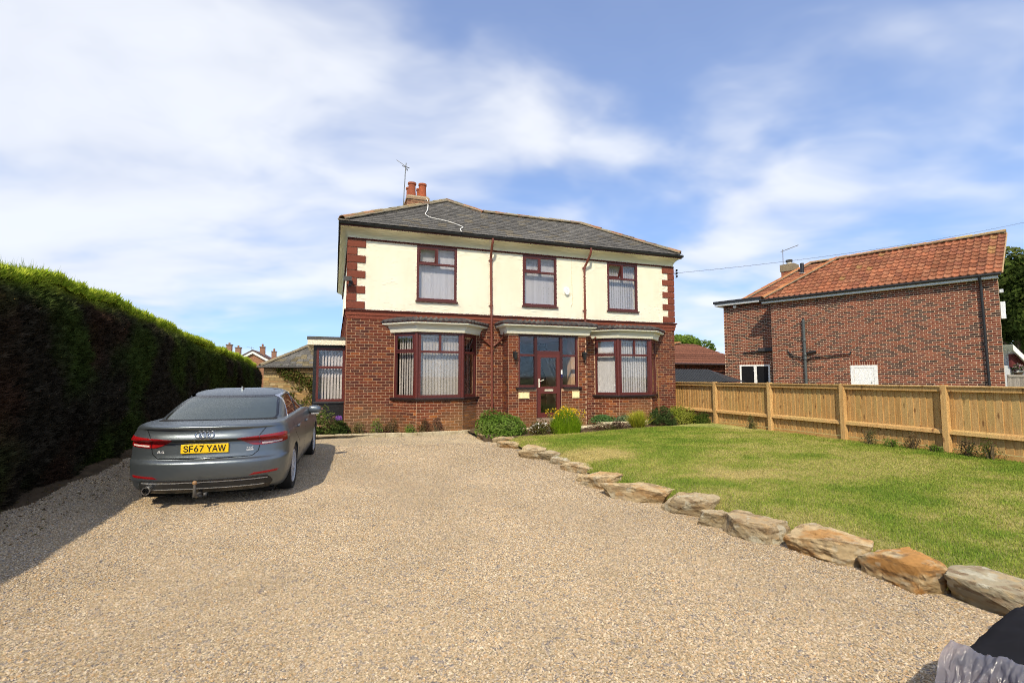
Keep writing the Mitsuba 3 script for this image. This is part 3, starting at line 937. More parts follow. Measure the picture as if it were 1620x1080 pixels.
def bay(idx, P):
    a, b, c, d = P
    hold = numbered(house + '__bay_window')
    pts = [(a, HY), (b, BAY_Y), (c, BAY_Y), (d, HY)]
    z0, z1, tz = 0.95, 2.685, 2.165
    wob = 0
    for k, (A, B) in enumerate(zip(pts[:-1], pts[1:])):
        A, B = np.array([*A, 0.0]), np.array([*B, 0.0])
        w = np.linalg.norm(B - A)
        U = (B - A) / w
        N = np.array([U[1], -U[0], 0])
        L = Local(A, U, N)
        m = MB()
        e0, e1 = (0.02, w - 0.045) if k == 0 else ((0.045, w - 0.045) if k == 1 else (0.045, w - 0.02))
        L.box(m, e0, e1, 0.0, 0.07, z1 - 0.06, z1, MAHOGANY)
        L.box(m, e0, e1, 0.0, 0.07, z0, z0 + 0.075, MAHOGANY)
        L.box(m, e0, e0 + 0.06, 0.0, 0.07, z0 + 0.076, z1 - 0.061, MAHOGANY)
        L.box(m, e1 - 0.06, e1, 0.0, 0.07, z0 + 0.076, z1 - 0.061, MAHOGANY)
        L.box(m, e0 + 0.061, e1 - 0.061, 0.004, 0.07, tz - 0.03, tz + 0.03, MAHOGANY)
        if k == 1:
            L.box(m, w / 2 - 0.03, w / 2 + 0.03, 0.004, 0.07, tz + 0.031, z1 - 0.061, MAHOGANY)
        put(hold + '__frame', m, 'satin')
        i0, i1 = e0 + 0.061, e1 - 0.061
        light(hold, L, i0, i1, z0 + 0.077, tz - 0.031, sash=False)
        if k == 1:
            light(hold, L, i0, w / 2 - 0.031, tz + 0.032, z1 - 0.062, sash=False)
            light(hold, L, w / 2 + 0.031, i1, tz + 0.032, z1 - 0.062, sash=False)
        else:
            light(hold, L, i0, i1, tz + 0.034, z1 - 0.066, d=0.0, open_=(25 if (k == 2 and idx == 0) else 0), sash=True)
        ang = ((-25, 24, 40), (14, 18, 35))[idx][k]
        blind(hold, L, 0.10 if k else 0.05, w - 0.05 if k else w - 0.1, z0 + 0.06, z1 - 0.12, 0.16, ang, tone=(SLAT * 1.02 if idx == 0 else np.array([0.50, 0.49, 0.50])))
    for q in (1, 2):                                        # corner posts
        n = np.array([-0.35 if q == 1 else 0.35, -0.94])
        p = np.array(pts[q])
        s = trimesh.creation.cylinder(0.05, z1 - z0, sections=12)
        s.apply_translation([p[0], p[1] + 0.03, (z0 + z1) / 2])
        put(hold + '__post', s, 'satin', 40, color=np.array(MAHOGANY) * 1.15)
    rings(hold + '__sill', pts, [(0.0, 0.875), (0.06, 0.88), (0.075, 0.925), (0.07, 0.948), (-0.06, 0.958)], 'satin', (0.022, 0.012, 0.011))
    m = MB()
    v = np.array([[a, HY, 2.69], [b, BAY_Y, 2.69], [c, BAY_Y, 2.69], [d, HY, 2.69], [a, HY + 0.4, 2.69], [d, HY + 0.4, 2.69]])
    m.add(v, [[0, 1, 2], [0, 2, 3], [4, 0, 3], [4, 3, 5]], (0.5, 0.47, 0.4))
    put(hold + '__ceiling', m, 'matte')
    little_roof(hold, pts, 2.955, 3.05, 0.27)


for i, P in enumerate(BAYS):
    bay(i, P)

# porch
hold = house + '__porch'
little_roof(hold, [(PX0, HY), (PX0, PY), (PX1, PY), (PX1, HY)], 2.99, 3.09, 0.27)
L = Local((0, PY, 0), (1, 0, 0), (0, -1, 0))
F0, F1 = 0.035, 0.105
DK = np.array(MAHOGANY) * 0.55
m = MB()
L.box(m, 4.881, 6.779, F0, F1, 2.655, 2.715, DK)
for u, c in ((4.881, MAHOGANY), (6.715, MAHOGANY)):
    L.box(m, u, u + 0.064, F0, F1, 1.21, 2.654, c)
for u0, u1 in ((5.385, 5.47), (6.19, 6.275)):
    L.box(m, u0, u1, F0 - 0.012, F1 + 0.01, 0.33, 2.654, DK)
L.box(m, 4.946, 5.384, F0, F1, 1.21, 1.27, MAHOGANY)
L.box(m, 6.276, 6.714, F0, F1, 1.21, 1.27, MAHOGANY)
L.box(m, 4.946, 5.384, F0, F1, 2.09, 2.15, MAHOGANY)
L.box(m, 6.276, 6.714, F0, F1, 2.09, 2.15, MAHOGANY)
L.box(m, 5.471, 6.189, F0, F1, 2.17, 2.25, MAHOGANY)
put(hold + '__frame', m, 'satin')
for u0, u1 in ((4.945, 5.384), (6.276, 6.714)):
    light(hold, L, u0, u1, 1.27, 2.09, d=0.06, sash=False)
    light(hold, L, u0, u1, 2.15, 2.655, d=0.06, sash=False)
light(hold, L, 5.471, 6.189, 2.25, 2.655, d=0.06, sash=False)
m = MB()
L.box(m, 4.80, 5.385, -0.07, 0.1, 1.151, 1.208, (0.02, 0.012, 0.011))
L.box(m, 6.275, 6.86, -0.07, 0.1, 1.151, 1.208, (0.02, 0.012, 0.011))
put(hold + '__sill', m, 'satin')
door = house + '__door'
DC = np.array([0.105, 0.022, 0.017])
m = MB()
u0, u1, z0, z1 = 5.474, 6.186, 0.345, 2.166
L.box(m, u0, u0 + 0.105, 0.03, 0.1, z0, z1, DC)
L.box(m, u1 - 0.105, u1, 0.03, 0.1, z0, z1, DC)
L.box(m, u0 + 0.106, u1 - 0.106, 0.03, 0.1, z1 - 0.11, z1, DC)
L.box(m, u0 + 0.106, u1 - 0.106, 0.03, 0.1, 1.02, 1.22, DC)
L.box(m, u0 + 0.106, u1 - 0.106, 0.03, 0.1, z0, z0 + 0.13, DC)
put(door, m, 'satin', label='mahogany red door with two glass panels', fixed=False)
for a, b in ((z0 + 0.13, 1.02), (1.22, z1 - 0.11)):
    m = MB()
    L.pane(m, u0 + 0.105, u1 - 0.105, 0.065, a, b)
    put(door + '__pane', m, 'glass')
m = MB()
L.box(m, 5.70, 5.96, 0.018, 0.029, 1.085, 1.145, (0.62, 0.58, 0.45))
L.box(m, 5.715, 5.945, 0.012, 0.0175, 1.1, 1.13, (0.45, 0.42, 0.34))
put(door + '__letterbox', m, 'satin')
m = MB()
L.box(m, 5.505, 5.545, 0.02, 0.029, 1.2, 1.45, (0.7, 0.66, 0.55))
m.tube([L.pt(5.525, 0.02, 1.38), L.pt(5.525, -0.03, 1.38), L.pt(5.56, -0.04, 1.385), L.pt(5.65, -0.035, 1.42)], 0.011, 6, (0.75, 0.72, 0.62))
put(door + '__handle', m, 'satin')
m = MB()
L.box(m, 6.215, 6.255, 0.005, 0.022, 1.58, 1.70, (0.8, 0.8, 0.78))
L.box(m, 6.215, 6.255, 0.0, 0.022, 1.49, 1.575, (0.02, 0.02, 0.10))
key = single('door_bell', 'small white and blue door bell on the right post of the porch door', 'door bell', m, 'satin')

# side porch on the left wall: black boards, one window, flat felt roof
hold = house + '__side_porch'
SX0, SX1, SY = -0.56, HX0 + 0.02, 14.5
m = MB().box(SX0 - 0.15, SX1, SY - 0.15, 16.6, 2.375, 2.52, (0.80, 0.75, 0.60))
put(hold + '__fascia', m, 'matte')
m = MB().box(SX0 - 0.165, SX1, SY - 0.165, 16.6, 2.521, 2.60, (0.10, 0.10, 0.10))
put(hold + '__flat_roof', m, 'matte')
m = MB()
for k in range(7):
    m.box(SX0, SX1, SY - 0.004 * (k % 2), SY + 0.05, -0.1 + k * 0.127, 0.022 + k * 0.127, (0.014, 0.014, 0.016))
m.box(SX0, SX0 + 0.085, SY, SY + 0.08, 0.79, 2.374, (0.013, 0.013, 0.014))
m.box(SX1 - 0.03, SX1, SY, SY + 0.08, 0.79, 2.374, (0.013, 0.013, 0.014))
m.box(SX0 + 0.086, SX1 - 0.031, SY, SY + 0.08, 2.30, 2.374, (0.013, 0.013, 0.014))
m.box(SX0, SX0 + 0.05, SY + 0.081, 16.5, -0.1, 2.374, (0.02, 0.02, 0.022))
m.box(SX0 + 0.06, SX1, 15.9, 16.0, 0, 2.37, (0.12, 0.11, 0.1))
put(hold + '__boarding', m, 'satin')
L = Local((SX0 + 0.086, SY, 0), (1, 0, 0), (0, -1, 0))
w = SX1 - SX0 - 0.117
m = MB()
for q in ((0, w, 2.235, 2.299), (0, w, 0.825, 0.895), (0, 0.06, 0.896, 2.234), (w - 0.06, w, 0.896, 2.234), (0.061, w - 0.061, 1.73, 1.80)):
    L.box(m, q[0], q[1], -0.012, 0.06, q[2], q[3], np.array(MAHOGANY) * 1.2)
put(hold + '__frame', m, 'satin')
light(hold, L, 0.061, w - 0.061, 0.896, 1.73, sash=False)
light(hold, L, 0.061, w - 0.061, 1.80, 2.234, sash=False)
m = MB()
L.box(m, -0.05, w + 0.03, -0.05, 0.05, 0.785, 0.822, (0.05, 0.05, 0.055))
put(hold + '__sill', m, 'satin')
blind(hold, L, 0.03, w - 0.03, 0.88, 2.2, 0.14, -38, tone=np.array([0.50, 0.47, 0.48]))


# downpipes
def pipe(holder, name, pts, r, col, mat='satin', clips=()):
    m = MB().tube(pts, r, 10, col)
    for z in clips:
        p0 = np.array(pts[-1], float)
        top = np.array(pts[-2], float)
        p = top + (p0 - top) * ((z - top[2]) / (p0[2] - top[2]))
        m.tube([p - Z * 0.035, p + Z * 0.035], r * 1.25, 10, col)
        m.box(p[0] - 0.06, p[0] + 0.06, p[1] + 0.01, p[1] + 0.06, p[2] - 0.012, p[2] + 0.012, col)
    return put(f'{holder}__{name}', m, mat, 40)


pipe(house, 'downpipe', [(4.17, HY - 0.33, 5.45), (4.17, HY - 0.33, 5.36), (4.16, HY - 0.30, 5.26), (4.18, HY - 0.12, 4.99), (4.20, HY - 0.06, 4.90), (4.25, HY - 0.06, 0.1)], 0.036, PIPE, clips=(4.88, 3.55, 2.25, 0.75))
pipe(house, 'downpipe', [(7.34, HY - 0.33, 5.45), (7.34, HY - 0.33, 5.36), (7.33, HY - 0.30, 5.26), (7.28, HY - 0.12, 4.99), (7.25, HY - 0.06, 4.90), (7.27, HY - 0.06, 0.1)], 0.036, PIPE, clips=(4.88, 3.55, 2.25))
pipe(house, 'branch_pipe', [(3.86, HY - 0.22, 2.72), (3.9, HY - 0.12, 2.62), (4.0, HY - 0.06, 2.55), (4.2, HY - 0.06, 2.40)], 0.026, PIPE)
pipe(house, 'branch_pipe', [(4.52, HY - 0.3, 2.78), (4.52, HY - 0.2, 2.62), (4.45, HY - 0.06, 2.52), (4.28, HY - 0.06, 2.38)], 0.026, PIPE)
pipe(house, 'branch_pipe', [(7.55, HY - 0.2, 2.72), (7.48, HY - 0.1, 2.6), (7.42, HY - 0.06, 2.52), (7.30, HY - 0.06, 2.40)], 0.026, PIPE)
m = MB().tube([(6.82, HY - 0.012, 5.16), (6.83, HY - 0.012, 4.4), (6.86, HY - 0.012, 3.75), (6.8, HY - 0.012, 3.68)], 0.006, 5, (0.66, 0.6, 0.42))
put(house + '__alarm_cable', m, 'matte')

# things fixed to the house
k = thing('alarm_box', 'white oval alarm box on the cream wall right of the middle upstairs window', 'alarm box')
e = trimesh.creation.cylinder(1.0, 1.0, sections=28)
e.apply_scale([0.085, 0.125, 0.07])
put(k + '__cover', place(e, (6.64, HY - 0.035, 4.13), (1, 0, 0), (0, 0, 1), (0, -1, 0)), 'satin', 40, color=(0.82, 0.83, 0.84))
for dzz, w in ((0.05, 0.035), (0.02, 0.05), (-0.04, 0.045)):
    put(k + '__marking', MB().box(6.64 - w / 2, 6.64 + w / 2, HY - 0.0725, HY - 0.069, 4.13 + dzz - 0.006, 4.13 + dzz + 0.006, (0.45, 0.5, 0.6)), 'satin')


def lantern(x, y, z, label):
    k = thing('wall_lantern', label, 'wall lamp', 'lanterns either side of the porch windows')
    m = MB().box(x - 0.035, x + 0.035, y - 0.03, y, z - 0.05, z + 0.1, DARK)
    m.tube([(x, y - 0.03, z + 0.07), (x, y - 0.1, z + 0.12), (x, y - 0.11, z + 0.07)], 0.01, 6, DARK)
    put(k + '__bracket', m, 'satin')
    s = trimesh.creation.revolve(np.array([[0.001, -0.14], [0.035, -0.14], [0.045, -0.12], [0.05, -0.1], [0.065, 0.04], [0.08, 0.045], [0.05, 0.075], [0.012, 0.09], [0.001, 0.09]]), sections=6)
    put(k + '__lamp_shade', place(s, (x, y - 0.11, z), (1, 0, 0), (0, 1, 0), (0, 0, 1)), 'satin', False, color=(0.02, 0.02, 0.02))


lantern(4.75, PY - 0.01, 2.12, 'black wall lantern left of the porch windows')
lantern(6.93, PY - 0.01, 2.14, 'black wall lantern right of the porch windows')
for x0, x1, z0, z1, lab, n in ((4.88, 5.20, 0.89, 1.065, 'pale cream name plaque on the bricks left of the porch door', 5), (6.55, 6.79, 0.885, 1.08, 'pale cream number plaque on the bricks right of the porch door', 2)):
    k = thing('door_plaque', lab, 'plaque')
    put(k + '__plate', rbox(x0, x1, PY - 0.035, PY - 0.011, z0, z1, 0.008), 'matte', 30, color=(0.84, 0.74, 0.42))
    m = MB()
    y = PY - 0.0375
    for a in ((x0 + 0.015, x1 - 0.015, z0 + 0.015, z0 + 0.021), (x0 + 0.015, x1 - 0.015, z1 - 0.021, z1 - 0.015), (x0 + 0.015, x0 + 0.021, z0 + 0.0215, z1 - 0.0215), (x1 - 0.021, x1 - 0.015, z0 + 0.0215, z1 - 0.0215)):
        m.box(a[0], a[1], y, y + 0.004, a[2], a[3], (0.5, 0.38, 0.16))
    put(k + '__border', m, 'matte')

k = thing('security_light', 'small black security floodlight on the left corner quoins', 'security light')
put(k + '__bracket', MB().box(HX0 + 0.03, HX0 + 0.12, HY - 0.09, HY - 0.032, 3.93, 4.02, DARK).tube([(HX0 + 0.07, HY - 0.09, 3.97), (HX0 + 0.02, HY - 0.2, 4.02)], 0.014, 6, DARK), 'satin')
put(k + '__lamp_head', MB().add(boxv(HX0 - 0.11, HX0 + 0.09, HY - 0.28, HY - 0.19, 3.98, 4.10) + np.array([[0, 0.03 * (q in (4, 5)), 0] for q in range(8)]), BOXF, (0.02, 0.02, 0.021)), 'satin')
put(k + '__sensor', MB().tube([(HX0 + 0.05, HY - 0.10, 3.94), (HX0 + 0.05, HY - 0.14, 3.86)], [0.03, 0.035], 8, (0.03, 0.03, 0.03)), 'satin')

# roof cable, aerial, insulators, overhead line
pts = np.array([[2.86, 17.0, 7.72], [2.84, 16.44, 7.62], [2.71, 15.49, 7.03], [2.59, 14.9, 6.67], [2.43, 14.45, 6.40], [2.51, 14.12, 6.20], [2.97, 13.98, 6.11], [3.26, 13.7, 5.94], [3.4, 13.51, 5.82], [3.23, 13.28, 5.69], [3.21, 13.0, 5.53]])
t = np.linspace(0, len(pts) - 1, 60)
pp = np.stack([np.interp(t, np.arange(len(pts)), pts[:, i]) for i in range(3)], 1)
for _ in range(3):
    pp[1:-1] = (pp[:-2] + 2 * pp[1:-1] + pp[2:]) / 4
pp[:, 2] -= 0.022
single('loose_cable', 'loose white cable lying across the grey slates below the chimney', 'cable', MB().tube(pp, 0.011, 6, (0.72, 0.71, 0.68)), 'matte')
k = thing('roof_aerial', 'thin television aerial on a mast beside the chimney pots', 'aerial')
MX, MY = 2.15, 17.0
put(k + '__mast', MB().tube([(MX - 0.05, MY, 7.2), (MX + 0.02, MY, 8.85), (MX + 0.04, MY, 8.98)], 0.017, 6, (0.16, 0.17, 0.18)), 'satin')
m = MB().tube([(MX + 0.06, MY, 8.84), (MX - 0.24, MY + 0.25, 9.14)], 0.012, 6, (0.25, 0.25, 0.26))
for q in np.linspace(0.1, 1, 9):
    p = np.array([MX + 0.06, MY, 8.84]) * (1 - q) + np.array([MX - 0.24, MY + 0.25, 9.14]) * q
    m.tube([p + np.array([-0.05, -0.05, 0]), p + np.array([0.05, 0.05, 0])], 0.005, 4, (0.3, 0.3, 0.3))
put(k + '__boom', m, 'satin')
m = MB().tube([(MX - 0.1, MY - 0.05, 8.84), (MX + 0.16, MY + 0.05, 8.84)], 0.014, 6, (0.08, 0.08, 0.08)).tube([(MX + 0.05, MY, 8.78), (MX + 0.09, MY, 8.72)], 0.02, 6, (0.08, 0.08, 0.08))
put(k + '__reflector', m, 'satin')
k = thing('cable_bracket', 'black insulator bracket on the right corner of the brick house', 'bracket')
m = MB().tube([(10.66, 13.6, 5.0), (10.86, 13.6, 5.0)], 0.012, 6, DARK).tube([(10.84, 13.6, 4.84), (10.84, 13.6, 5.14)], 0.012, 6, DARK)
put(k + '__arm', m, 'satin')
for zz in (4.9, 5.0, 5.1):
    put(k + '__insulator', MB().tube([(10.84, 13.56, zz - 0.03), (10.84, 13.56, zz + 0.03)], [0.03, 0.035], 8, (0.03, 0.03, 0.035)), 'gloss')
A, B = np.array([10.86, 13.6, 5.02]), np.array([30.6, 12.35, 8.8])
q = np.linspace(0, 1, 30)[:, None]
single('overhead_line', 'thin black overhead cable running from the house corner across the sky', 'cable', MB().tube(A + (B - A) * q - Z * 0.25 * 4 * q * (1 - q), 0.0065, 5, (0.10, 0.10, 0.11)), 'matte')

# ------------------------------------------------------------------ edging: kerb and boulders
m = MB()
kx = np.linspace(-0.75, 3.62, 12)
ky = np.interp(kx, [-0.75, -0.4, 1.8, 3.62], [12.98, 12.92, 12.70, 12.78])
for a in range(len(kx) - 1):
    x0, x1, y0, y1 = kx[a] + 0.004, kx[a + 1] - 0.004, ky[a], ky[a + 1]
    h = 0.075 + 0.012 * rng.random()
    b = np.array([[x0, y0, -0.2], [x1, y1, -0.2], [x1, y1 + 0.2, -0.2], [x0, y0 + 0.2, -0.2], [x0, y0 + 0.02, h], [x1, y1 + 0.02, h], [x1, y1 + 0.18, h], [x0, y0 + 0.18, h]])
    structure(f'kerb__kerbstone' if a == 0 else 'kerb__kerbstone', MB().add(b, BOXF), 'concrete', kind=None)
labels['kerb'] = {'kind': 'structure'}
v, f, _ = sheet(np.arange(-0.7, 4.3, 0.15), np.arange(12.8, 13.8, 0.1), lambda x, y: 0.055 + bumpy(x, y, 3, 0.04, 3))
structure('soil_strip', (v, f), 'soil', True)
structure('front_path', MB().box(4.4, 7.3, 12.15, 12.66, -0.1, 0.115).box(7.31, 9.2, 12.5, 12.95, -0.1, 0.175), 'concrete')


def rock(L, D, H, seed, n=26, flat=0.75, res=0.03):
    g = np.random.default_rng(seed)
    p = g.normal(size=(n, 3))
    p /= np.linalg.norm(p, axis=1, keepdims=True)
    p = np.sign(p) * np.abs(p) ** 0.55
    p[:, 2] = np.clip(p[:, 2], -1, flat)
    p *= 0.88 + 0.22 * g.random((n, 1))
    h = trimesh.convex.convex_hull(p * np.array([L / 2, D / 2, H / 2 / (0.5 + flat / 2)]))
    v, f = trimesh.remesh.subdivide_to_size(h.vertices, h.faces, res)
    h = trimesh.Trimesh(v, f, process=True)
    q = h.vertices + 3.1 * seed
    n1 = meshkit.fbm(q * 6, 3, seed) - 0.5
    n2 = meshkit.fbm(q * np.array([5, 5, 30]), 3, seed + 1) - 0.5
    n3 = np.abs(meshkit.fbm(q * 16, 3, seed + 2) - 0.5)
    d = h.vertices / (np.linalg.norm(h.vertices, axis=1, keepdims=True) + 1e-9)
    h.vertices = h.vertices + d * (0.06 * n1 + 0.03 * n2 - 0.055 * n3)[:, None] * min(1.0, H / 0.25)
    return h


STONES = [((3.28, 12.03), (3.54, 11.2), 0.22, 0.5, .6, .2, 'long flat tan stone at the far end of the edging by the concrete kerb'),
          ((3.49, 11.25), (3.78, 10.74), 0.19, 0.4, .5, .3, 'low tan stone beside the round green bush'),
          ((3.38, 10.52), (3.82, 10.02), 0.18, 0.45, .8, .1, 'brown slab stone just past the round green bush'),
          ((3.43, 9.49), (3.66, 8.86), 0.31, 0.5, .35, .3, 'tall pale stone leaning in the far part of the edging'),
          ((3.66, 8.95), (3.96, 8.52), 0.22, 0.42, .3, .6, 'squat grey tan stone after the tall pale one'),
          ((3.75, 8.46), (4.11, 8.05), 0.14, 0.5, .2, .75, 'low greyish stone half sunk beside the bare lawn patch'),
          ((3.68, 7.95), (3.96, 7.22), 0.19, 0.55, .6, .25, 'flat brown stone with cracked top beside the bare patch'),
          ((3.48, 7.1), (3.67, 6.84), 0.12, 0.25, .7, .1, 'small low tan stone wedged in front of its neighbours'),
          ((3.55, 6.9), (3.66, 6.27), 0.24, 0.6, .5, .05, 'broad smooth sandy slab stone with a dark front edge'),
          ((3.40, 5.98), (3.94, 5.26), 0.25, 0.62, .7, .15, 'wide stone with a whitish patch on its top'),
          ((3.75, 5.2), (4.0, 4.6), 0.28, 0.6, .3, .5, 'big pale grey topped stone with ochre broken front'),
          ((3.78, 4.53), (3.92, 4.26), 0.22, 0.35, .3, .6, 'small upright grey stone between two larger ones'),
          ((3.77, 4.28), (3.98, 3.62), 0.29, 0.5, .45, .55, 'grey topped boulder with a shaded straight front face'),
          ((3.96, 3.65), (4.14, 2.97), 0.31, 0.55, .9, .05, 'large ochre boulder with smooth tilted top'),
          ((4.12, 3.0), (4.08, 2.45), 0.33, 0.5, 1.0, .0, 'rounded rusty orange boulder, second nearest of the edging'),
          ((4.14, 2.44), (4.32, 1.5), 0.30, 0.6, .1, .9, 'long grey lichen covered block nearest the black topped box')]
for i, (A, B, H, D, rust, grey, lab) in enumerate(STONES):
    A, B = np.array(A), np.array(B)
    L = np.linalg.norm(B - A)
    e = (B - A) / L
    nrm = np.array([-e[1], e[0]])
    L *= 1.04
    H *= 0.66
    D *= 0.95
    h = rock(L, D, H + 0.12, 100 + i, n=(26, 20, 32)[i % 3], flat=(0.62, 0.8, 0.7)[i % 3])
    c = (A + B) / 2 + nrm * D * 0.46
    v = np.array(h.vertices)
    z = zdrive(c[1]) - 0.1 + (H + 0.12) / 2
    w = np.stack([c[0] + v[:, 0] * e[0] + v[:, 1] * nrm[0], c[1] + v[:, 0] * e[1] + v[:, 1] * nrm[1], z + v[:, 2] + 0.10 * (rng.random() - 0.5) * v[:, 0] / L], 1)
    s = trimesh.graph.smooth_shade(trimesh.Trimesh(w, h.faces, process=False), angle=math.radians(24), facet_minarea=None)
    key = numbered('edging_stone')
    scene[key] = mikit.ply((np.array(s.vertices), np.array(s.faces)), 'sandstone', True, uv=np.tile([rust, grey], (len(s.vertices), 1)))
    labels[key] = {'label': lab, 'category': 'stone', 'group': 'rough sandstones edging the lawn'}
h = rock(0.16, 0.12, 0.13, 300)
key = numbered('edging_stone')
scene[key] = mikit.ply((np.array(h.vertices) + [4.02, 1.93, -0.08], np.array(h.faces)), 'sandstone', True, uv=np.tile([0.2, 0.0], (len(h.vertices), 1)))
labels[key] = {'label': 'small smooth tan cobble at the foot of the nearest grey block', 'category': 'stone'}
h = rock(0.6, 0.35, 0.34, 301)
key = put('bed_rock', (np.array(h.vertices) + [5.15, 12.0, 0.13], np.array(h.faces)), 'matte', 30, color=(0.66, 0.64, 0.58))
labels[key] = {'label': 'whitish rock in the flower bed left of the feathery yellow plant', 'category': 'rock'}

# ------------------------------------------------------------------ timber fence
fence = thing('garden_fence', 'new golden brown timber fence of vertical boards along the right of the lawn', 'fence')


def wood(key, m, tone):
    v, f, _ = m.get() if isinstance(m, MB) else meshkit.arrays(m)
    k = numbered(key)
    scene[k] = mikit.ply((v, f), 'timber', False, uv=np.tile([tone, rng.random()], (len(v), 1)))


FX, FS, FY0 = 10.95, 1.993, 13.98
for k in range(8):
    y = FY0 - k * FS
    wood(fence + '__post', rbox(FX - 0.115, FX - 0.01, y - 0.05, y + 0.05, -0.2, 1.345 + 0.01 * rng.random(), 0.006, 6), 0.55 + 0.4 * rng.random())
    if k == 7:
        break
    ya, yb = y - FS + 0.052, y - 0.052
    wood(fence + '__top_rail', MB().box(FX - 0.075, FX - 0.012, ya, yb, 1.225, 1.31), 0.35 + 0.2 * rng.random())
    wood(fence + '__cap_rail', MB().box(FX - 0.105, FX + 0.03, ya, yb, 1.311, 1.333), 0.85)
    wood(fence + '__lower_rail', MB().add(np.array([[FX - 0.085, ya, 0.43], [FX - 0.012, ya, 0.43], [FX - 0.012, yb, 0.43], [FX - 0.085, yb, 0.43], [FX - 0.07, ya, 0.49], [FX - 0.012, ya, 0.52], [FX - 0.012, yb, 0.52], [FX - 0.07, yb, 0.49]]), BOXF), 0.45 + 0.2 * rng.random())
    wood(fence + '__gravel_board', MB().box(FX - 0.03, FX - 0.008, ya, yb, 0.0, 0.155), 0.2)
    n = 17
    for q in range(n):
        a = y - FS + FS * q / n
        b = y - FS + FS * (q + 1.10) / n
        t = 0.006 * rng.random()
        v = np.array([[FX - 0.006 - t, a, 0.165], [FX + 0.018, a, 0.165], [FX + 0.018, b, 0.165], [FX + 0.008, b, 0.165], [FX - 0.006 - t, a, 1.224], [FX + 0.018, a, 1.224], [FX + 0.018, b, 1.224], [FX + 0.008, b, 1.224]])
        wood(fence + '__plank', MB().add(v, BOXF), np.clip(0.38 + 0.5 * (rng.random() - 0.5) + 0.25 * (q % 5 == 0), 0, 1))


# ------------------------------------------------------------------ foliage
def unit(n):
    p = rng.normal(size=(n, 3))
    return p / np.linalg.norm(p, axis=1, keepdims=True)


def leaves(P, size, aspect, col, N=None, bend=0.25, var=0.35):
    """A folded four-cornered leaf at each point: two triangles."""
    n = len(P)
    N = unit(n) if N is None else N
    t = np.cross(N, unit(n))
    t /= np.linalg.norm(t, axis=1, keepdims=True) + 1e-9
    b = np.cross(N, t)
    s = np.broadcast_to(size, (n,)) * (0.65 + 0.7 * rng.random(n))
    l, w = (s[:, None] * t), (s * aspect)[:, None] * b
    up = N * (s * bend)[:, None]
    v = np.stack([P - l * 0.5, P + w * 0.5 + up, P + l * 0.5, P - w * 0.5 + up], 1).reshape(-1, 3)
    f = (np.array([[0, 1, 2], [0, 2, 3]])[None] + 4 * np.arange(n)[:, None, None]).reshape(-1, 3)
    c = np.broadcast_to(col, (n, 3)) * (1 - var / 2 + var * rng.random((n, 1)))
    return v, f, np.repeat(c, 4, 0)


def mixcol(n, pal, P=None, scale=3.0, seed=3):
    pal = np.asarray(pal, float)
    if P is None:
        return pal[rng.integers(len(pal), size=n)]
    t = np.clip((meshkit.fbm(P * scale, 2, seed) - 0.25) * 2 * len(pal) - 0.5 + 0.8 * (rng.random(n) - 0.5), 0, len(pal) - 1)
    return pal[np.round(t).astype(int)]


def clump(c, R, n, sub=14, fill=0.5):
    """Points in a lumpy half-round crown made of smaller balls."""
    c, R = np.asarray(c, float), np.asarray(R, float)
    d = unit(sub)
    d[:, 2] = np.abs(d[:, 2]) * 1.1 - 0.15
    cen = d * R * (0.45 + 0.3 * rng.random((sub, 1)))
    rad = R * (0.42 + 0.2 * rng.random((sub, 1)))
    k = rng.integers(sub, size=n)
    u = unit(n)
    rr = (fill + (1 - fill) * rng.random((n, 1))) ** 0.6
    P = cen[k] + u * rad[k] * rr
    return c + P, u


def shrub(name, label, cat, c, R, n, size, aspect, pal, group=None, stems=6, fill=0.5, flowers=None, tilt=0.6, sub=14):
    k = thing(name, label, cat, group)
    P, u = clump(c, R, n, sub, fill)
    ok = P[:, 2] > c[2] - 0.02
    P, u = P[ok], u[ok]
    N = u * tilt + unit(len(P)) * (1 - tilt) + np.array([0, 0, 0.25])
    N /= np.linalg.norm(N, axis=1, keepdims=True)
    v, f, col = leaves(P, size, aspect, mixcol(len(P), pal, P), N)
    put(k + '__foliage', (v, f), 'leaf', color=col, kind='stuff')
    m = MB()
    for _ in range(stems):
        e = np.asarray(c) + np.array([(rng.random() - 0.5) * R[0], (rng.random() - 0.5) * R[1], R[2] * 0.7])
        b = np.asarray(c) + np.array([(rng.random() - 0.5) * R[0] * 0.4, (rng.random() - 0.5) * R[1] * 0.4, -0.05])
        m.tube([b, (b + e) / 2 + 0.03 * unit(1)[0], e], [0.012, 0.009, 0.004], 5, (0.12, 0.09, 0.05))
    put(k + '__stem', m, 'matte')
    if flowers:
        fn, fs, fc, fname = flowers
        P, u = clump(c, np.asarray(R) * 1.08, fn * 3, sub, 0.9)
        P = P[P[:, 2] > c[2] + R[2] * 0.35][:fn]
        v, f, col = leaves(P, fs, 1.0, fc, None, 0.3)
        put(f'{k}__{fname}', (v, f), 'leaf', color=col, kind='stuff')
    return k


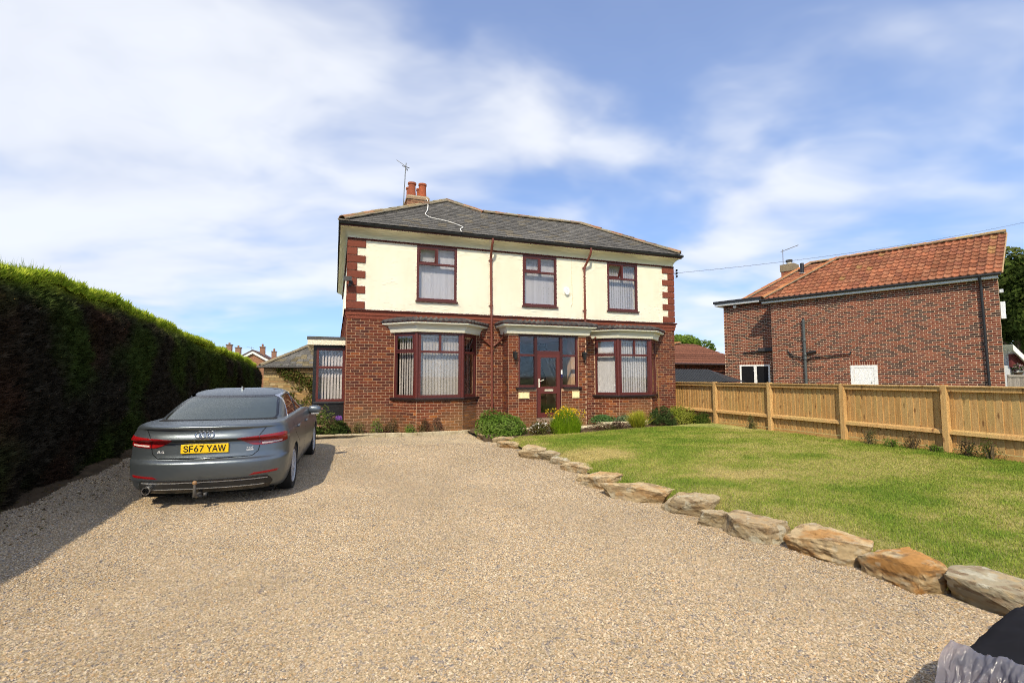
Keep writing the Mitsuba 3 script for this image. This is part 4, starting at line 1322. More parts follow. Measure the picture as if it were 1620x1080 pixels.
def feathery(name, label, cat, c, R, n, h, w, pal, flowers=None, lean=0.6):
    k = thing(name, label, cat)
    a, r = rng.random(n) * 6.28, np.sqrt(rng.random(n))
    x, y = c[0] + R[0] * r * np.cos(a) * 0.7, c[1] + R[1] * r * np.sin(a) * 0.7
    zz = c[2] + R[2] * (1 - r * r) * rng.random(n) * 0.8
    v, f, col = blades(x, y, zz, h * (0.5 + rng.random(n)), w, mixcol(n, pal) * (0.7 + 0.6 * rng.random((n, 1))), lean)
    put(k + '__foliage', (v, f), 'leaf', color=col, kind='stuff')
    if flowers:
        fn, fs, fc, fname = flowers
        a, r = rng.random(fn) * 6.28, np.sqrt(rng.random(fn))
        P = np.stack([c[0] + R[0] * r * np.cos(a), c[1] + R[1] * r * np.sin(a), c[2] + R[2] * (0.95 + 0.45 * rng.random(fn)) - 0.25 * R[2] * r], 1)
        v, f, col = leaves(P, fs, 1.0, fc, None, 0.3)
        put(f'{k}__{fname}', (v, f), 'leaf', color=col, kind='stuff')
        m = MB()
        for p in P[::3]:
            m.tube([[c[0] + (p[0] - c[0]) * 0.6, c[1] + (p[1] - c[1]) * 0.6, c[2] + 0.2], p], [0.004, 0.003], 4, (0.13, 0.17, 0.04))
        put(k + '__stem', m, 'matte')
    return k


G1 = [[0.10, 0.18, 0.03], [0.15, 0.25, 0.04], [0.20, 0.31, 0.06], [0.25, 0.34, 0.09]]
G2 = [[0.10, 0.16, 0.02], [0.17, 0.23, 0.03], [0.22, 0.27, 0.05]]
DRY = [[0.14, 0.09, 0.04], [0.18, 0.13, 0.06], [0.09, 0.10, 0.03], [0.10, 0.05, 0.035]]
shrub('green_bush', 'round leafy green bush at the near left corner of the flower bed', 'bush', (3.88, 11.62, 0.08), (0.66, 0.45, 0.62), 7000, 0.07, 0.42, G1, fill=0.62)
shrub('withered_plant', 'brownish withered plant between the green bush and the feathery plant', 'plant', (4.95, 11.5, 0.06), (0.42, 0.25, 0.32), 1300, 0.06, 0.3, [[0.16, 0.12, 0.04], [0.12, 0.13, 0.035], [0.2, 0.13, 0.07]])
feathery('feathery_plant', 'bright green feathery plant topped with small yellow flowers in front of the door', 'plant', (5.62, 11.5, 0.06), (0.55, 0.35, 0.52), 9000, 0.26, 0.010, [[0.16, 0.30, 0.012], [0.22, 0.36, 0.02], [0.28, 0.40, 0.03]], (170, 0.045, (0.75, 0.52, 0.03), 'flower'))
shrub('low_leafy_plant', 'low blue green leafy clump against the bricks left of the right bay window', 'plant', (7.55, 12.98, 0.17), (0.42, 0.2, 0.20), 1500, 0.06, 0.5, [[0.12, 0.23, 0.07], [0.18, 0.3, 0.12]])
shrub('low_leafy_plant', 'pale green leafy clump under the right bay window', 'plant', (8.25, 12.86, 0.17), (0.36, 0.14, 0.17), 1100, 0.06, 0.5, [[0.13, 0.2, 0.09], [0.2, 0.27, 0.15]])
shrub('heather_plant', 'low brown and purplish plant at the lawn edge right of the feathery plant', 'plant', (6.75, 11.75, 0.05), (0.5, 0.25, 0.2), 1500, 0.045, 0.3, [[0.13, 0.07, 0.05], [0.16, 0.09, 0.06], [0.09, 0.09, 0.03]])
shrub('heather_plant', 'low reddish plant left of the yellow green fern', 'plant', (7.45, 11.85, 0.05), (0.36, 0.22, 0.22), 1000, 0.045, 0.3, [[0.15, 0.06, 0.06], [0.11, 0.08, 0.05]])
feathery('fern', 'yellow green fern at the lawn edge before the right bay window', 'fern', (8.1, 11.95, 0.06), (0.22, 0.16, 0.10), 1300, 0.36, 0.022, [[0.42, 0.42, 0.04], [0.5, 0.48, 0.07], [0.33, 0.38, 0.04]], lean=0.95)
shrub('dark_shrub', 'dark green upright shrub in front of the right bay window', 'shrub', (9.15, 12.3, 0.06), (0.48, 0.35, 0.55), 4200, 0.075, 0.3, [[0.06, 0.10, 0.03], [0.10, 0.15, 0.05], [0.13, 0.09, 0.05]], fill=0.35)
shrub('yellow_shrub', 'loose yellow green shrub at the corner of house and fence', 'shrub', (10.0, 12.55, 0.08), (0.62, 0.4, 0.52), 5500, 0.05, 0.5, [[0.20, 0.25, 0.03], [0.29, 0.33, 0.05], [0.36, 0.38, 0.08]], fill=0.45)
shrub('yellow_shrub', 'small dark green shrub at the foot of the second fence post', 'shrub', (10.62, 12.35, 0.07), (0.3, 0.3, 0.34), 1700, 0.05, 0.45, [[0.06, 0.11, 0.02], [0.1, 0.15, 0.03]])
m = MB().tube([(8.95, 12.15, 0.05), (8.97, 12.15, 0.9), (8.93, 12.16, 1.85)], [0.014, 0.011, 0.006], 6, (0.30, 0.17, 0.07))
for zz in np.linspace(0.7, 1.8, 9):
    a = rng.random() * 6.28
    m.tube([(8.96, 12.15, zz), (8.96 + 0.09 * math.cos(a), 12.15 + 0.09 * math.sin(a), zz + 0.1)], [0.005, 0.003], 4, (0.28, 0.16, 0.07))
single('dry_stem', 'tall dry brown plant stem standing before the right bay window', 'plant stem', m, 'matte')
shrub('pink_shrub', 'shrub with pinkish flower heads below the black side porch', 'shrub', (-0.42, 13.65, 0.0), (0.52, 0.4, 0.66), 4200, 0.065, 0.5, [[0.12, 0.17, 0.04], [0.18, 0.23, 0.06], [0.24, 0.15, 0.09]], flowers=(160, 0.06, (0.38, 0.22, 0.17), 'flower'), fill=0.4)
shrub('hydrangea', 'green plant with one purple bloom at the left house corner', 'plant', (0.12, 13.45, 0.0), (0.28, 0.2, 0.42), 900, 0.07, 0.6, [[0.06, 0.09, 0.025], [0.09, 0.12, 0.03]], flowers=None)
v, f, c = leaves(np.array([0.13, 13.22, 0.47]) + unit(90) * np.array([0.07, 0.06, 0.05]), 0.045, 0.9, (0.34, 0.16, 0.52))
put('hydrangea__bloom', (v, f), 'leaf', color=c, kind='stuff')
for i, (x, lab, pal) in enumerate([(0.62, 'yellowing weed with pale stalks at the left end of the wall', [[0.24, 0.22, 0.09], [0.14, 0.13, 0.04]]), (1.05, 'small dark green weed against the wall left of the bay', G1), (1.45, 'brownish dried weed at the left foot of the bay', DRY),
                                   (1.85, 'second small green weed against the bay base', G1), (2.2, 'reddish dried plant against the bay base', [[0.2, 0.11, 0.07], [0.15, 0.12, 0.05]]), (2.55, 'pinkish dried plant furthest right along the bay base', [[0.25, 0.14, 0.1], [0.2, 0.15, 0.08]])]):
    y = 13.25 if x < 1.5 else 12.88
    shrub('wall_weed', lab, 'weed', (x, y, 0.05), (0.2, 0.1, 0.28 + 0.12 * rng.random()), 420, 0.045, 0.35, pal, stems=7, fill=0.3, sub=7)
for i, (y, h, lab, pal) in enumerate([(10.5, 0.42, 'tall wispy weed at the foot of the fence beyond the third post', [[0.13, 0.17, 0.05], [0.2, 0.2, 0.08]]), (7.35, 0.42, 'dry pale weed standing by the fence just past the fourth post', [[0.3, 0.25, 0.13], [0.2, 0.2, 0.08]]), (6.9, 0.18, 'low green weed at the fence foot in the bay before the nearest post', G1),
                                    (6.5, 0.34, 'brown seeding weed at the fence foot in the bay before the nearest post', [[0.22, 0.15, 0.08], [0.16, 0.16, 0.05]]), (6.15, 0.16, 'small green tuft at the foot of the nearest fence post', G1), (5.62, 0.34, 'green weed with dark seed heads right of the nearest fence post', [[0.10, 0.15, 0.04], [0.07, 0.06, 0.04]]), (5.28, 0.36, 'bushy weed with reddish tips at the right edge of the fence', [[0.12, 0.17, 0.04], [0.17, 0.09, 0.05]])]):
    shrub('fence_weed', lab, 'weed', (10.72, y, 0.08), (0.1, 0.2, h), 420, 0.04, 0.3, pal, stems=7, fill=0.25, sub=8)

# ------------------------------------------------------------------ hedge
hedge = thing('conifer_hedge', 'tall clipped conifer hedge with browning sides and bright green top left of the drive', 'hedge')
HT = np.array([[-2, 2.8], [4, 2.82], [7.4, 2.85], [8.9, 2.90], [11.2, 2.93], [13.0, 2.84], [15.5, 2.69], [19.6, 2.49], [23.3, 2.38], [26.7, 2.24], [29.1, 2.04]])


def htop(y):
    y = np.asarray(y, float)
    o = 0 * y
    return np.interp(y, HT[:, 0], HT[:, 1]) + 0.10 * (meshkit.fbm(np.stack([o + 1, y * 0.9, o], -1), 3, 13) - 0.5) + 0.09 * (meshkit.fbm(np.stack([o + 2, y * 3.6, o], -1), 2, 14) - 0.5)


def hface(y, z, k=0):
    """x of the hedge's drive side, bulging and hollowed."""
    p = np.stack([0 * y, y * 0.9, z * 0.9], -1)
    q = np.stack([0 * y + 4, y * 3.0, z * 2.4], -1)
    top = np.clip((z - htop(y) + 0.55) / 0.55, 0, 1)
    return -3.74 + 0.24 * (meshkit.fbm(p, 3, 7) - 0.5) + 0.22 * (meshkit.fbm(q, 3, 9) - 0.5) - 0.46 * top ** 2 - 0.12 * np.clip(0.5 - z, 0, 1)


ys = np.concatenate([np.arange(-2, 12, 0.1), np.arange(12, 29.3, 0.2)])
zs = np.linspace(-0.3, 1.0, 28)
Yg, Sg = np.meshgrid(ys, np.linspace(0, 1, 28), indexing='ij')
Zg = -0.3 + Sg * (htop(Yg) - 0.05 + 0.3)
Xg = hface(Yg, Zg) - 0.09
v = np.stack([Xg, Yg, Zg], -1)
back = np.stack([np.full_like(Yg[:, -1], -5.3), Yg[:, -1], htop(Yg[:, -1]) - 0.1], -1)[:, None]
back2 = np.stack([np.full_like(Yg[:, -1], -5.3), Yg[:, -1], 0 * Yg[:, -1] - 0.3], -1)[:, None]
v = np.concatenate([v, back, back2], 1)
n1, n2 = v.shape[:2]
i, j = np.meshgrid(np.arange(n1 - 1), np.arange(n2 - 1), indexing='ij')
a = i * n2 + j
q = np.stack([a, a + n2, a + n2 + 1, a + 1], -1).reshape(-1, 4)
f = np.vstack([q[:, [0, 1, 2]], q[:, [0, 2, 3]], [[(n1 - 1) * n2 + k, (n1 - 1) * n2 + k + 1, (n1 - 1) * n2 + n2 - 1] for k in range(n2 - 2)]])
put(hedge + '__twiggy_core', (v.reshape(-1, 3), f), 'matte', True, color=(0.022, 0.017, 0.011))


def sprays(P, D, L, W, C):
    """Small conifer sprays: three narrow triangles fanned round the direction D."""
    n = len(P)
    s = np.cross(D, unit(n))
    s /= np.linalg.norm(s, axis=1, keepdims=True) + 1e-9
    V = []
    for ang, l in ((-0.5, 0.75), (0.0, 1.0), (0.5, 0.75)):
        d = D * math.cos(ang) + s * math.sin(ang)
        e = np.cross(d, np.cross(D, s))
        V.append(np.stack([P - e * W[:, None] / 2, P + e * W[:, None] / 2, P + d * (L * l)[:, None]], 1))
    v = np.stack(V, 1).reshape(-1, 3)
    return v, np.arange(len(v)).reshape(-1, 3), np.repeat(C, 9, 0)


def hedge_leaves():
    out = []
    # drive side
    n = 120000
    y = 4.0 + 25.1 * rng.random(n) ** 1.7
    s = rng.random(n)
    z = -0.1 + (htop(y) + 0.1) * s
    x = hface(y, z) - 0.10 * rng.random(n) ** 0.7
    P = np.stack([x, y, z], 1)
    D = np.stack([0.55 + 0.5 * rng.random(n), 1.3 * (rng.random(n) - 0.5), 0.75 * (rng.random(n) - 0.25) + 0.2], 1)
    D /= np.linalg.norm(D, axis=1, keepdims=True)
    L = (0.05 + 0.07 * rng.random(n)) * (0.9 + 0.022 * y)
    g = meshkit.fbm(np.stack([0 * y, y * 0.75, z * 0.55], -1), 3, 33)
    br = meshkit.fbm(np.stack([0 * y + 2, y * 1.3, z * 0.9], -1), 3, 51)
    green = np.clip((g - 0.47) * 6 + (y - 10) * 0.05 + (z - 1.7) * 0.4, 0, 1)[:, None]
    red = np.clip((br - 0.52) * 6 + (7.5 - y) * 0.12, 0, 1)[:, None]
    c = np.array([0.050, 0.042, 0.030]) * (1 - green) + np.array([0.060, 0.088, 0.022]) * green
    c = c * (1 - 0.75 * red * (1 - green * 0.7)) + np.array([0.085, 0.046, 0.030]) * 0.75 * red * (1 - green * 0.7)
    tip = np.clip((z - htop(y) + 0.30 + 0.25 * (br - 0.5)) / 0.26, 0, 1)[:, None] ** 1.3
    c = c * (1 - tip) + np.array([0.40, 0.48, 0.05]) * tip
    near_brown = (np.clip((8.0 - y) / 1.2, 0, 1) * (0.5 + 0.5 * (br > 0.5)))[:, None]
    c = c * (1 - near_brown * 0.8) + np.array([0.105, 0.058, 0.034]) * near_brown * 0.8
    out.append(sprays(P, D, L, L * 0.30, c * (0.5 + 1.0 * rng.random((n, 1)))))
    # top
    n = 85000
    y = 1.0 + 28.2 * rng.random(n) ** 1.3
    x = -3.98 - 1.25 * rng.random(n) ** 2.2
    z = htop(y) - 0.06 + 0.10 * rng.random(n) + 0.12 * (meshkit.fbm(np.stack([x * 2, y * 1.5, 0 * x], -1), 3, 4) - 0.5) - 0.1 * np.clip((x + 4.0) / 0.2, 0, 1)
    D = np.stack([0.9 * (rng.random(n) - 0.4), 0.9 * (rng.random(n) - 0.5), 0.5 + 0.6 * rng.random(n)], 1)
    D /= np.linalg.norm(D, axis=1, keepdims=True)
    L = (0.05 + 0.10 * rng.random(n) ** 2) * (0.9 + 0.02 * y)
    c = mixcol(n, [[0.27, 0.38, 0.03], [0.40, 0.50, 0.045], [0.52, 0.58, 0.07]]) * (0.7 + 0.6 * rng.random((n, 1)))
    nb = np.clip((7.6 - y) / 1.0, 0, 1)[:, None]
    c = c * (1 - 0.8 * nb) + np.array([0.16, 0.075, 0.04]) * 0.8 * nb
    out.append(sprays(np.stack([x, y, z], 1), D, L, L * 0.26, c))
    # long wisps standing up
    n = 2600
    y = 7.5 + 19 * rng.random(n) ** 1.3
    y = np.where(rng.random(n) < 0.25, 8.6 + 1.6 * rng.random(n), y)
    x = -4.05 - 0.6 * rng.random(n)
    P = np.stack([x, y, htop(y) - 0.03], 1)
    D = np.stack([0.5 * (rng.random(n) - 0.5), 0.6 * (rng.random(n) - 0.5), np.ones(n)], 1)
    D /= np.linalg.norm(D, axis=1, keepdims=True)
    L = 0.08 + 0.26 * rng.random(n) ** 4
    out.append(sprays(P, D, L, 0.012 + 0 * L, mixcol(n, [[0.17, 0.25, 0.03], [0.25, 0.3, 0.05]])))
    # far end
    n = 3000
    z = 2.0 * rng.random(n)
    P = np.stack([-3.8 - 1.4 * rng.random(n), np.full(n, 29.15), z], 1)
    D = np.stack([rng.random(n) - 0.5, rng.random(n), 0.6 * rng.random(n)], 1)
    out.append(sprays(P, D / np.linalg.norm(D, axis=1, keepdims=True), np.full(n, 0.15), np.full(n, 0.03), np.tile([0.06, 0.09, 0.02], (n, 1))))
    at, V, F, C = 0, [], [], []
    for v, f, c in out:
        V.append(v)
        F.append(f + at)
        C.append(c)
        at += len(v)
    put(hedge + '__foliage', (np.vstack(V), np.vstack(F)), 'leaf', color=np.vstack(C), kind='stuff')


hedge_leaves()
n = 3600
y = 3.0 + 22 * rng.random(n) ** 1.4
x = -3.95 + 1.15 * rng.random(n) ** 2.6
P = np.stack([x, y, zdrive(y) + 0.03 + 0.05 * rng.random(n) * np.clip(-3.4 - x, 0, 1)], 1)
v, f, c = leaves(P, 0.035, 0.35, mixcol(n, [[0.16, 0.10, 0.055], [0.21, 0.14, 0.075], [0.12, 0.08, 0.045], [0.15, 0.13, 0.05]]), np.array([0, 0, 1.0]) + 0.5 * unit(n))
k = structure('fallen_leaves', (v, f), 'leaf', color=c, kind='stuff')
labels[k].update(label='dry brown hedge litter scattered along the foot of the hedge', category='leaf litter')


# ------------------------------------------------------------------ the neighbour's house on the right
NA = math.radians(-20.5)
NU = np.array([math.sin(NA), math.cos(NA), 0])               # along its long wall, away from the camera
NN = np.array([-NU[1], NU[0], 0])                            # out of the wall, towards our garden
NO = np.array([20.96, 9.81, 0])


def nb(u, o, z):
    """o: metres behind the long wall."""
    return NO + NU * u - NN * o + Z * z


nbh = thing('red_brick_house', 'neighbouring brick house with orange red tiled roof behind the fence', 'house')
WL, WZ, RO = 7.31, 4.95, 2.3


def nbox(m, u0, u1, o0, o1, z0, z1, c=(0.5, 0.5, 0.5)):
    b = boxv(u0, u1, o0, o1, z0, z1)
    v = NO + b[:, :1] * NU - b[:, 1:2] * NN + b[:, 2:] * Z
    m.add(v, BOXF, c)


m = MB()
PTS = [(0, 0), (WL, 0), (WL, 0.9), (9.93, 0.9), (9.93, 6.5), (0.6, 4.6)]
core = extrude(Polygon(PTS), WZ + 0.5)
core = place(core, NO - Z * 0.5, NU, -NN, Z)
mort = (0.62, 0.47, 0.34)
gable = [nb(0.0, 0, WZ), nb(0.6, 4.6, WZ), nb(0.12, RO, WZ + 1.78)]
m.add(core[0], core[1], mort)
nwall = put(nbh + '__wall', m, 'matte', label='dark red brick wall with cream mortar joints')
pool = []
HATCH = (3.47, 4.36, 1.0, 1.96)
NWIN = (7.80, 9.20, 0.95, 2.08)
lay(nwall, NO, NU, NN, courses(0, WL, 0.0, WZ + 0.03, [HATCH, (HATCH[0], HATCH[1], 1.96, 2.12)], gap=0.0085), NEAR_BRICK, NEAR_P, pool=pool, proud=0.006)
lay(nwall, NO - NN * 0.9, NU, NN, courses(WL, 9.93, 0.0, 5.05, [NWIN, (NWIN[0], NWIN[1], 2.08, 2.22)], gap=0.0085), NEAR_BRICK, NEAR_P, pool=pool, proud=0.006)
lay(nwall, nb(9.93, 0.9, 0), -NN, NU, courses(0, 3.0, 0.0, 5.05, gap=0.0085), NEAR_BRICK, NEAR_P, pool=pool, proud=0.006)
finish_bricks(nwall, pool)
for (a, b, c, d), o in ((HATCH, 0), (NWIN, 0.9)):            # soldier courses over the openings
    n = int((b - a) / 0.075)
    for k in range(n):
        x = a + (b - a) * (k + 0.5) / n
        m = MB()
        nbox(m, x - 0.031, x + 0.031, o - 0.01, o + 0.03, d + 0.008, d + 0.15, NEAR_BRICK[rng.integers(3)] * 0.85)
        put(nwall + '__soldier_brick', m, 'matte')
m = MB()
m.add(gable, [[0, 1, 2]], mort)
put(nbh + '__gable', m, 'matte')

# white hatch, white window
hold = nbh + '__hatch'
m = MB()
for q in ((3.47, 4.36, 1.86, 1.955), (3.47, 4.36, 1.0, 1.095), (3.47, 3.59, 1.096, 1.859), (4.24, 4.36, 1.096, 1.859)):
    nbox(m, q[0], q[1], -0.03, 0.05, q[2], q[3], (0.80, 0.80, 0.80))
put(hold + '__frame', m, 'satin')
m = MB()
nbox(m, 3.60, 4.23, -0.018, 0.03, 1.105, 1.85, (0.82, 0.82, 0.82))
put(hold + '__door', m, 'satin')
m = MB()
nbox(m, 3.66, 3.70, -0.03, -0.019, 1.25, 1.31, (0.35, 0.35, 0.36))
put(hold + '__knob', m, 'satin')
hold = nbh + '__window'
a, b, c, d = NWIN
m = MB()
for q in ((a, b, d - 0.075, d), (a, b, c, c + 0.075), (a, a + 0.075, c + 0.076, d - 0.076), (b - 0.075, b, c + 0.076, d - 0.076), (8.40, 8.53, c + 0.076, d - 0.076)):
    nbox(m, q[0], q[1], 0.87, 0.93, q[2], q[3], (0.82, 0.82, 0.82))
put(hold + '__frame', m, 'satin')
for u0, u1 in ((a + 0.076, 8.399), (8.531, b - 0.076)):
    m = MB()
    nbox(m, u0, u1, 0.892, 0.896, c + 0.077, d - 0.077, (0.012, 0.013, 0.016))
    put(hold + '__pane', m, 'gloss')

# roof: tiles in rows, hip at the far end, verge at the near end
ZE2, OE = 4.97, -0.25
SL = math.atan2(1.82, RO - OE)
slen = math.hypot(1.82, RO - OE)
dO, dZ = math.cos(SL), math.sin(SL)
UN = NN * math.sin(SL) + Z * math.cos(SL)                    # out of the roof plane


def rp(u, s, h=0.0):
    return nb(u, OE + s * dO, ZE2 + s * dZ) + UN * h


def hip_u(s):
    return 7.62 - (7.62 - 5.30) * s / slen


nroof = put(nbh + '__roof', trimesh.convex.convex_hull(np.array([rp(-0.08, 0, -0.02), rp(7.6, 0, -0.02), rp(0.05, slen, -0.02), rp(5.3, slen, -0.02), nb(0.62, 4.85, ZE2), nb(7.6, 4.85, ZE2)])), 'matte', color=(0.16, 0.06, 0.035))
TILE = 0.95 * np.array([[0.285, 0.115, 0.062], [0.26, 0.10, 0.056], [0.31, 0.13, 0.07], [0.235, 0.092, 0.055], [0.285, 0.125, 0.07], [0.305, 0.115, 0.06]])
tiles = []
TW, GA = 0.212, 0.302
prof_u = np.array([0.0, 0.04, 0.09, 0.125, 0.15, 0.175, 0.2, 0.216])
prof_h = np.array([0.012, 0.002, 0.0, 0.006, 0.03, 0.046, 0.036, 0.014])
for k in range(int(slen / GA) + 1):
    s0, s1 = k * GA - 0.03, min((k + 1) * GA + 0.02, slen)
    n = int(8.2 / TW)
    for q in range(n):
        u0 = -0.12 + q * TW
        us = u0 + prof_u
        if us[-1] > hip_u(s0) - 0.02:
            continue
        lift = 0.004 * rng.random()
        V, F = [], []
        for u, h in zip(us, prof_h):
            V += [rp(u, s0, h + 0.046 + lift), rp(u, s1, h + 0.006), rp(u, s0, h + 0.008 + lift)]
        for i in range(len(us) - 1):
            p, w = 3 * i, 3 * i + 3
            F += [[p, w + 1, w], [p, p + 1, w + 1], [p + 2, p, w], [p + 2, w, w + 2]]
        F += [[3 * 7, 3 * 7 + 1, 3 * 7 + 2], [0, 2, 1]]
        tone = 0.75 + 0.4 * rng.random() + 0.3 * (meshkit.noise(np.array([u0 * 0.8, s0, 0.0]), 5) - 0.5)
        c = TILE[rng.integers(len(TILE))] * tone
        if rng.random() < 0.02 + 0.25 * (k > slen / GA - 2) * (q < 6):
            c = c * 0.5 + np.array([0.28, 0.20, 0.07]) * 0.5
        tiles.append((np.array(V), np.array(F), c))
tiles.sort(key=lambda t: shown(t[0]))
for V, F, c in tiles[:300]:
    put(nroof + '__tile', MB().add(V, F, c), 'matte', 45)
if tiles[300:]:
    m = MB()
    for V, F, c in tiles[300:]:
        m.add(V, F, c)
    put(nroof + '__tiles', m, 'matte', kind='stuff')
m = MB()                                                   # far slope of the hip, seen edge on
m.add([rp(7.62, 0, 0.02), rp(5.3, slen, 0.02), nb(7.62, 4.85, ZE2)], [[0, 1, 2]], TILE[1])
put(nroof + '__hip_slope', m, 'matte')
MOSS = np.array([[0.40, 0.19, 0.07], [0.42, 0.28, 0.08], [0.38, 0.24, 0.09], [0.44, 0.20, 0.08]])
RED = np.array([[0.40, 0.16, 0.065], [0.36, 0.14, 0.06], [0.43, 0.19, 0.08]])
half_tiles(nroof, 'ridge_tile', rp(-0.12, slen, 0.03), rp(5.35, slen, 0.03), 0.125, 0.44, MOSS)
half_tiles(nroof, 'hip_tile', rp(7.55, 0.03, 0.05), rp(5.3, slen, 0.05), 0.125, 0.42, RED)
# fascia, gutter, verge
m = MB()
nbox(m, -0.02, 7.62, -0.235, -0.19, 4.80, 4.955, (0.66, 0.68, 0.68))
nbox(m, -0.02, 7.62, -0.19, 0.0, 4.80, 4.82, (0.62, 0.64, 0.64))
put(nbh + '__fascia', m, 'satin')
m = MB()
m.tube([nb(-0.1, -0.285, 4.93), nb(7.68, -0.285, 4.93)], 0.052, 10, (0.02, 0.02, 0.021))
put(nbh + '__gutter', m, 'satin', 40)
m = MB()
for a, b in ((rp(-0.125, -0.02, -0.01), rp(-0.125, slen, -0.01)),):
    m.tube([a, b], 0.03, 4, (0.34, 0.24, 0.14))
put(nbh + '__verge', m, 'matte')
# recessed wing: flat roof edge, rear hipped roof, chimney and flue
m = MB()
nbox(m, WL + 0.2, 10.25, 0.62, 6.5, 5.03, 5.14, (0.52, 0.54, 0.56))
put(nbh + '__fascia', m, 'satin')
m = MB()
nbox(m, WL + 0.2, 10.30, 0.57, 6.5, 5.142, 5.26, (0.02, 0.021, 0.023))
put(nbh + '__flat_roof', m, 'satin')
# rear roof: eave along o = 1.3, hip at the far end
ra = [nb(3.0, 1.2, 5.2), nb(9.15, 1.2, 5.2), nb(6.95, 4.0, 7.10), nb(3.0, 4.0, 7.10), nb(9.15, 6.8, 5.2), nb(3.0, 6.8, 5.2)]
rr = put(nbh + '__rear_roof', trimesh.convex.convex_hull(np.array(ra)), 'matte', color=(0.2, 0.075, 0.04))
e0, e1 = np.array(ra[1]), np.array(ra[2])
for k in range(11):                                        # rows of tiles, each a stepped strip
    f0, f1 = k / 11 - 0.01, (k + 1) / 11 + 0.02
    a0, a1 = ra[1] + (ra[2] - ra[1]) * f0, ra[1] + (ra[2] - ra[1]) * f1
    b0, b1 = ra[0] + (ra[3] - ra[0]) * f0, ra[0] + (ra[3] - ra[0]) * f1
    n = NN * 0.56 + Z * 0.83
    V = np.array([a0 + n * 0.05, b0 + n * 0.05, b1 + n * 0.015, a1 + n * 0.015, a0 + n * 0.01, b0 + n * 0.01])
    put(rr + '__tile_row', MB().add(V, [[0, 1, 2], [0, 2, 3], [4, 1, 0], [4, 5, 1]], TILE[k % 6] * (0.8 + 0.3 * rng.random())), 'matte')
half_tiles(rr, 'hip_tile', ra[1] + Z * 0.05, ra[2] + Z * 0.05, 0.12, 0.42, RED)
half_tiles(rr, 'ridge_tile', ra[2] + Z * 0.05, ra[3] + Z * 0.05, 0.12, 0.44, MOSS)
ch = nbh + '__chimney'
m = MB()
nbox(m, 7.72, 8.32, 4.0, 4.6, 5.2, 6.95, (0.30, 0.11, 0.06))
nbox(m, 7.68, 8.36, 3.96, 4.64, 6.95, 7.32, (0.25, 0.20, 0.13))
put(ch + '__stack', m, 'matte')
m = MB()
c0 = nb(8.02, 4.3, 7.3)
m.tube([c0, c0 + Z * 0.17], 0.12, 10, (0.55, 0.52, 0.45)).tube([c0 + Z * 0.171, c0 + Z * 0.28], 0.16, 10, (0.06, 0.055, 0.05))
put(ch + '__pot', m, 'matte', 40)
m = MB()
c0 = nb(7.05, 3.2, 6.45)
m.tube([c0 - Z * 0.3, c0 + Z * 0.62], 0.085, 10, (0.02, 0.02, 0.024)).tube([c0 + Z * 0.1, c0 + Z * 0.13], 0.16, 10, (0.5, 0.5, 0.5))
put(nbh + '__flue', m, 'satin', 40)
k = thing('roof_aerial', 'television aerial on the far chimney of the red brick house', 'aerial')
put(k + '__mast', MB().tube([nb(8.2, 4.0, 6.9), nb(8.2, 4.0, 8.12)], 0.018, 6, (0.2, 0.2, 0.21)), 'satin')
m = MB().tube([nb(8.3, 4.0, 8.02), nb(7.45, 4.0, 8.2)], 0.016, 6, (0.25, 0.25, 0.26))
for q in np.linspace(0.08, 1, 8):
    p = nb(8.3, 4.0, 8.02) * (1 - q) + nb(7.45, 4.0, 8.2) * q
    m.tube([p - NN * 0.09, p + NN * 0.09], 0.006, 4, (0.3, 0.3, 0.31))
put(k + '__boom', m, 'satin')

# pipes on the neighbour's wall
GREY = (0.085, 0.095, 0.095)
BLK = (0.02, 0.02, 0.022)
m = MB().tube([nb(5.98, -0.09, 3.95), nb(5.95, -0.09, 0.0)], 0.055, 10, GREY)
for zz in (3.05, 2.45, 2.28):
    m.tube([nb(5.96, -0.09, zz - 0.05), nb(5.96, -0.09, zz + 0.05)], 0.068, 10, GREY)
m.tube([nb(5.98, -0.09, 3.95), nb(5.98, -0.09, 4.0)], 0.045, 8, BLK)
put(nbh + '__soil_pipe', m, 'satin', 40)
for P in ([nb(6.67, -0.03, 2.62), nb(6.55, -0.06, 2.5), nb(6.42, -0.07, 2.36), nb(6.2, -0.07, 2.33), nb(6.0, -0.08, 2.22)], [nb(5.9, -0.08, 2.22), nb(5.75, -0.07, 2.31), nb(4.32, -0.07, 2.42), nb(4.31, -0.07, 2.53)], [nb(5.93, -0.09, 2.50), nb(5.70, -0.08, 2.54), nb(5.55, -0.06, 2.56)]):
    put(nbh + '__waste_pipe', MB().tube(P, 0.027 if len(P) > 3 else 0.05, 8, BLK), 'satin', 40)
put(nbh + '__waste_pipe', MB().tube([nb(8.98, 0.84, 2.66), nb(8.4, 0.83, 2.69), nb(7.2, 0.82, 2.72)], 0.028, 8, BLK), 'satin', 40)
m = MB()
nbox(m, WL + 0.05, 8.25, 0.74, 0.895, 2.70, 2.86, (0.05, 0.05, 0.055))
put(nbh + '__boiler_flue', m, 'satin')
m = MB().tube([nb(0.43, -0.285, 4.9), nb(0.42, -0.26, 4.78), nb(0.42, -0.09, 4.60), nb(0.36, -0.08, 0.0)], 0.04, 10, BLK)
for zz in (4.5, 2.6):
    m.tube([nb(0.41, -0.085, zz - 0.04), nb(0.41, -0.085, zz + 0.04)], 0.05, 10, BLK)
put(nbh + '__downpipe', m, 'satin', 40)
k = thing('security_camera', 'small white security camera under the flat roof edge of the red brick house', 'camera')
c0 = nb(9.32, 0.82, 4.93)
put(k + '__body', place(trimesh.creation.icosphere(3, 0.085), c0, (1, 0, 0), (0, 1, 0), Z), 'satin', True, color=(0.75, 0.76, 0.78))
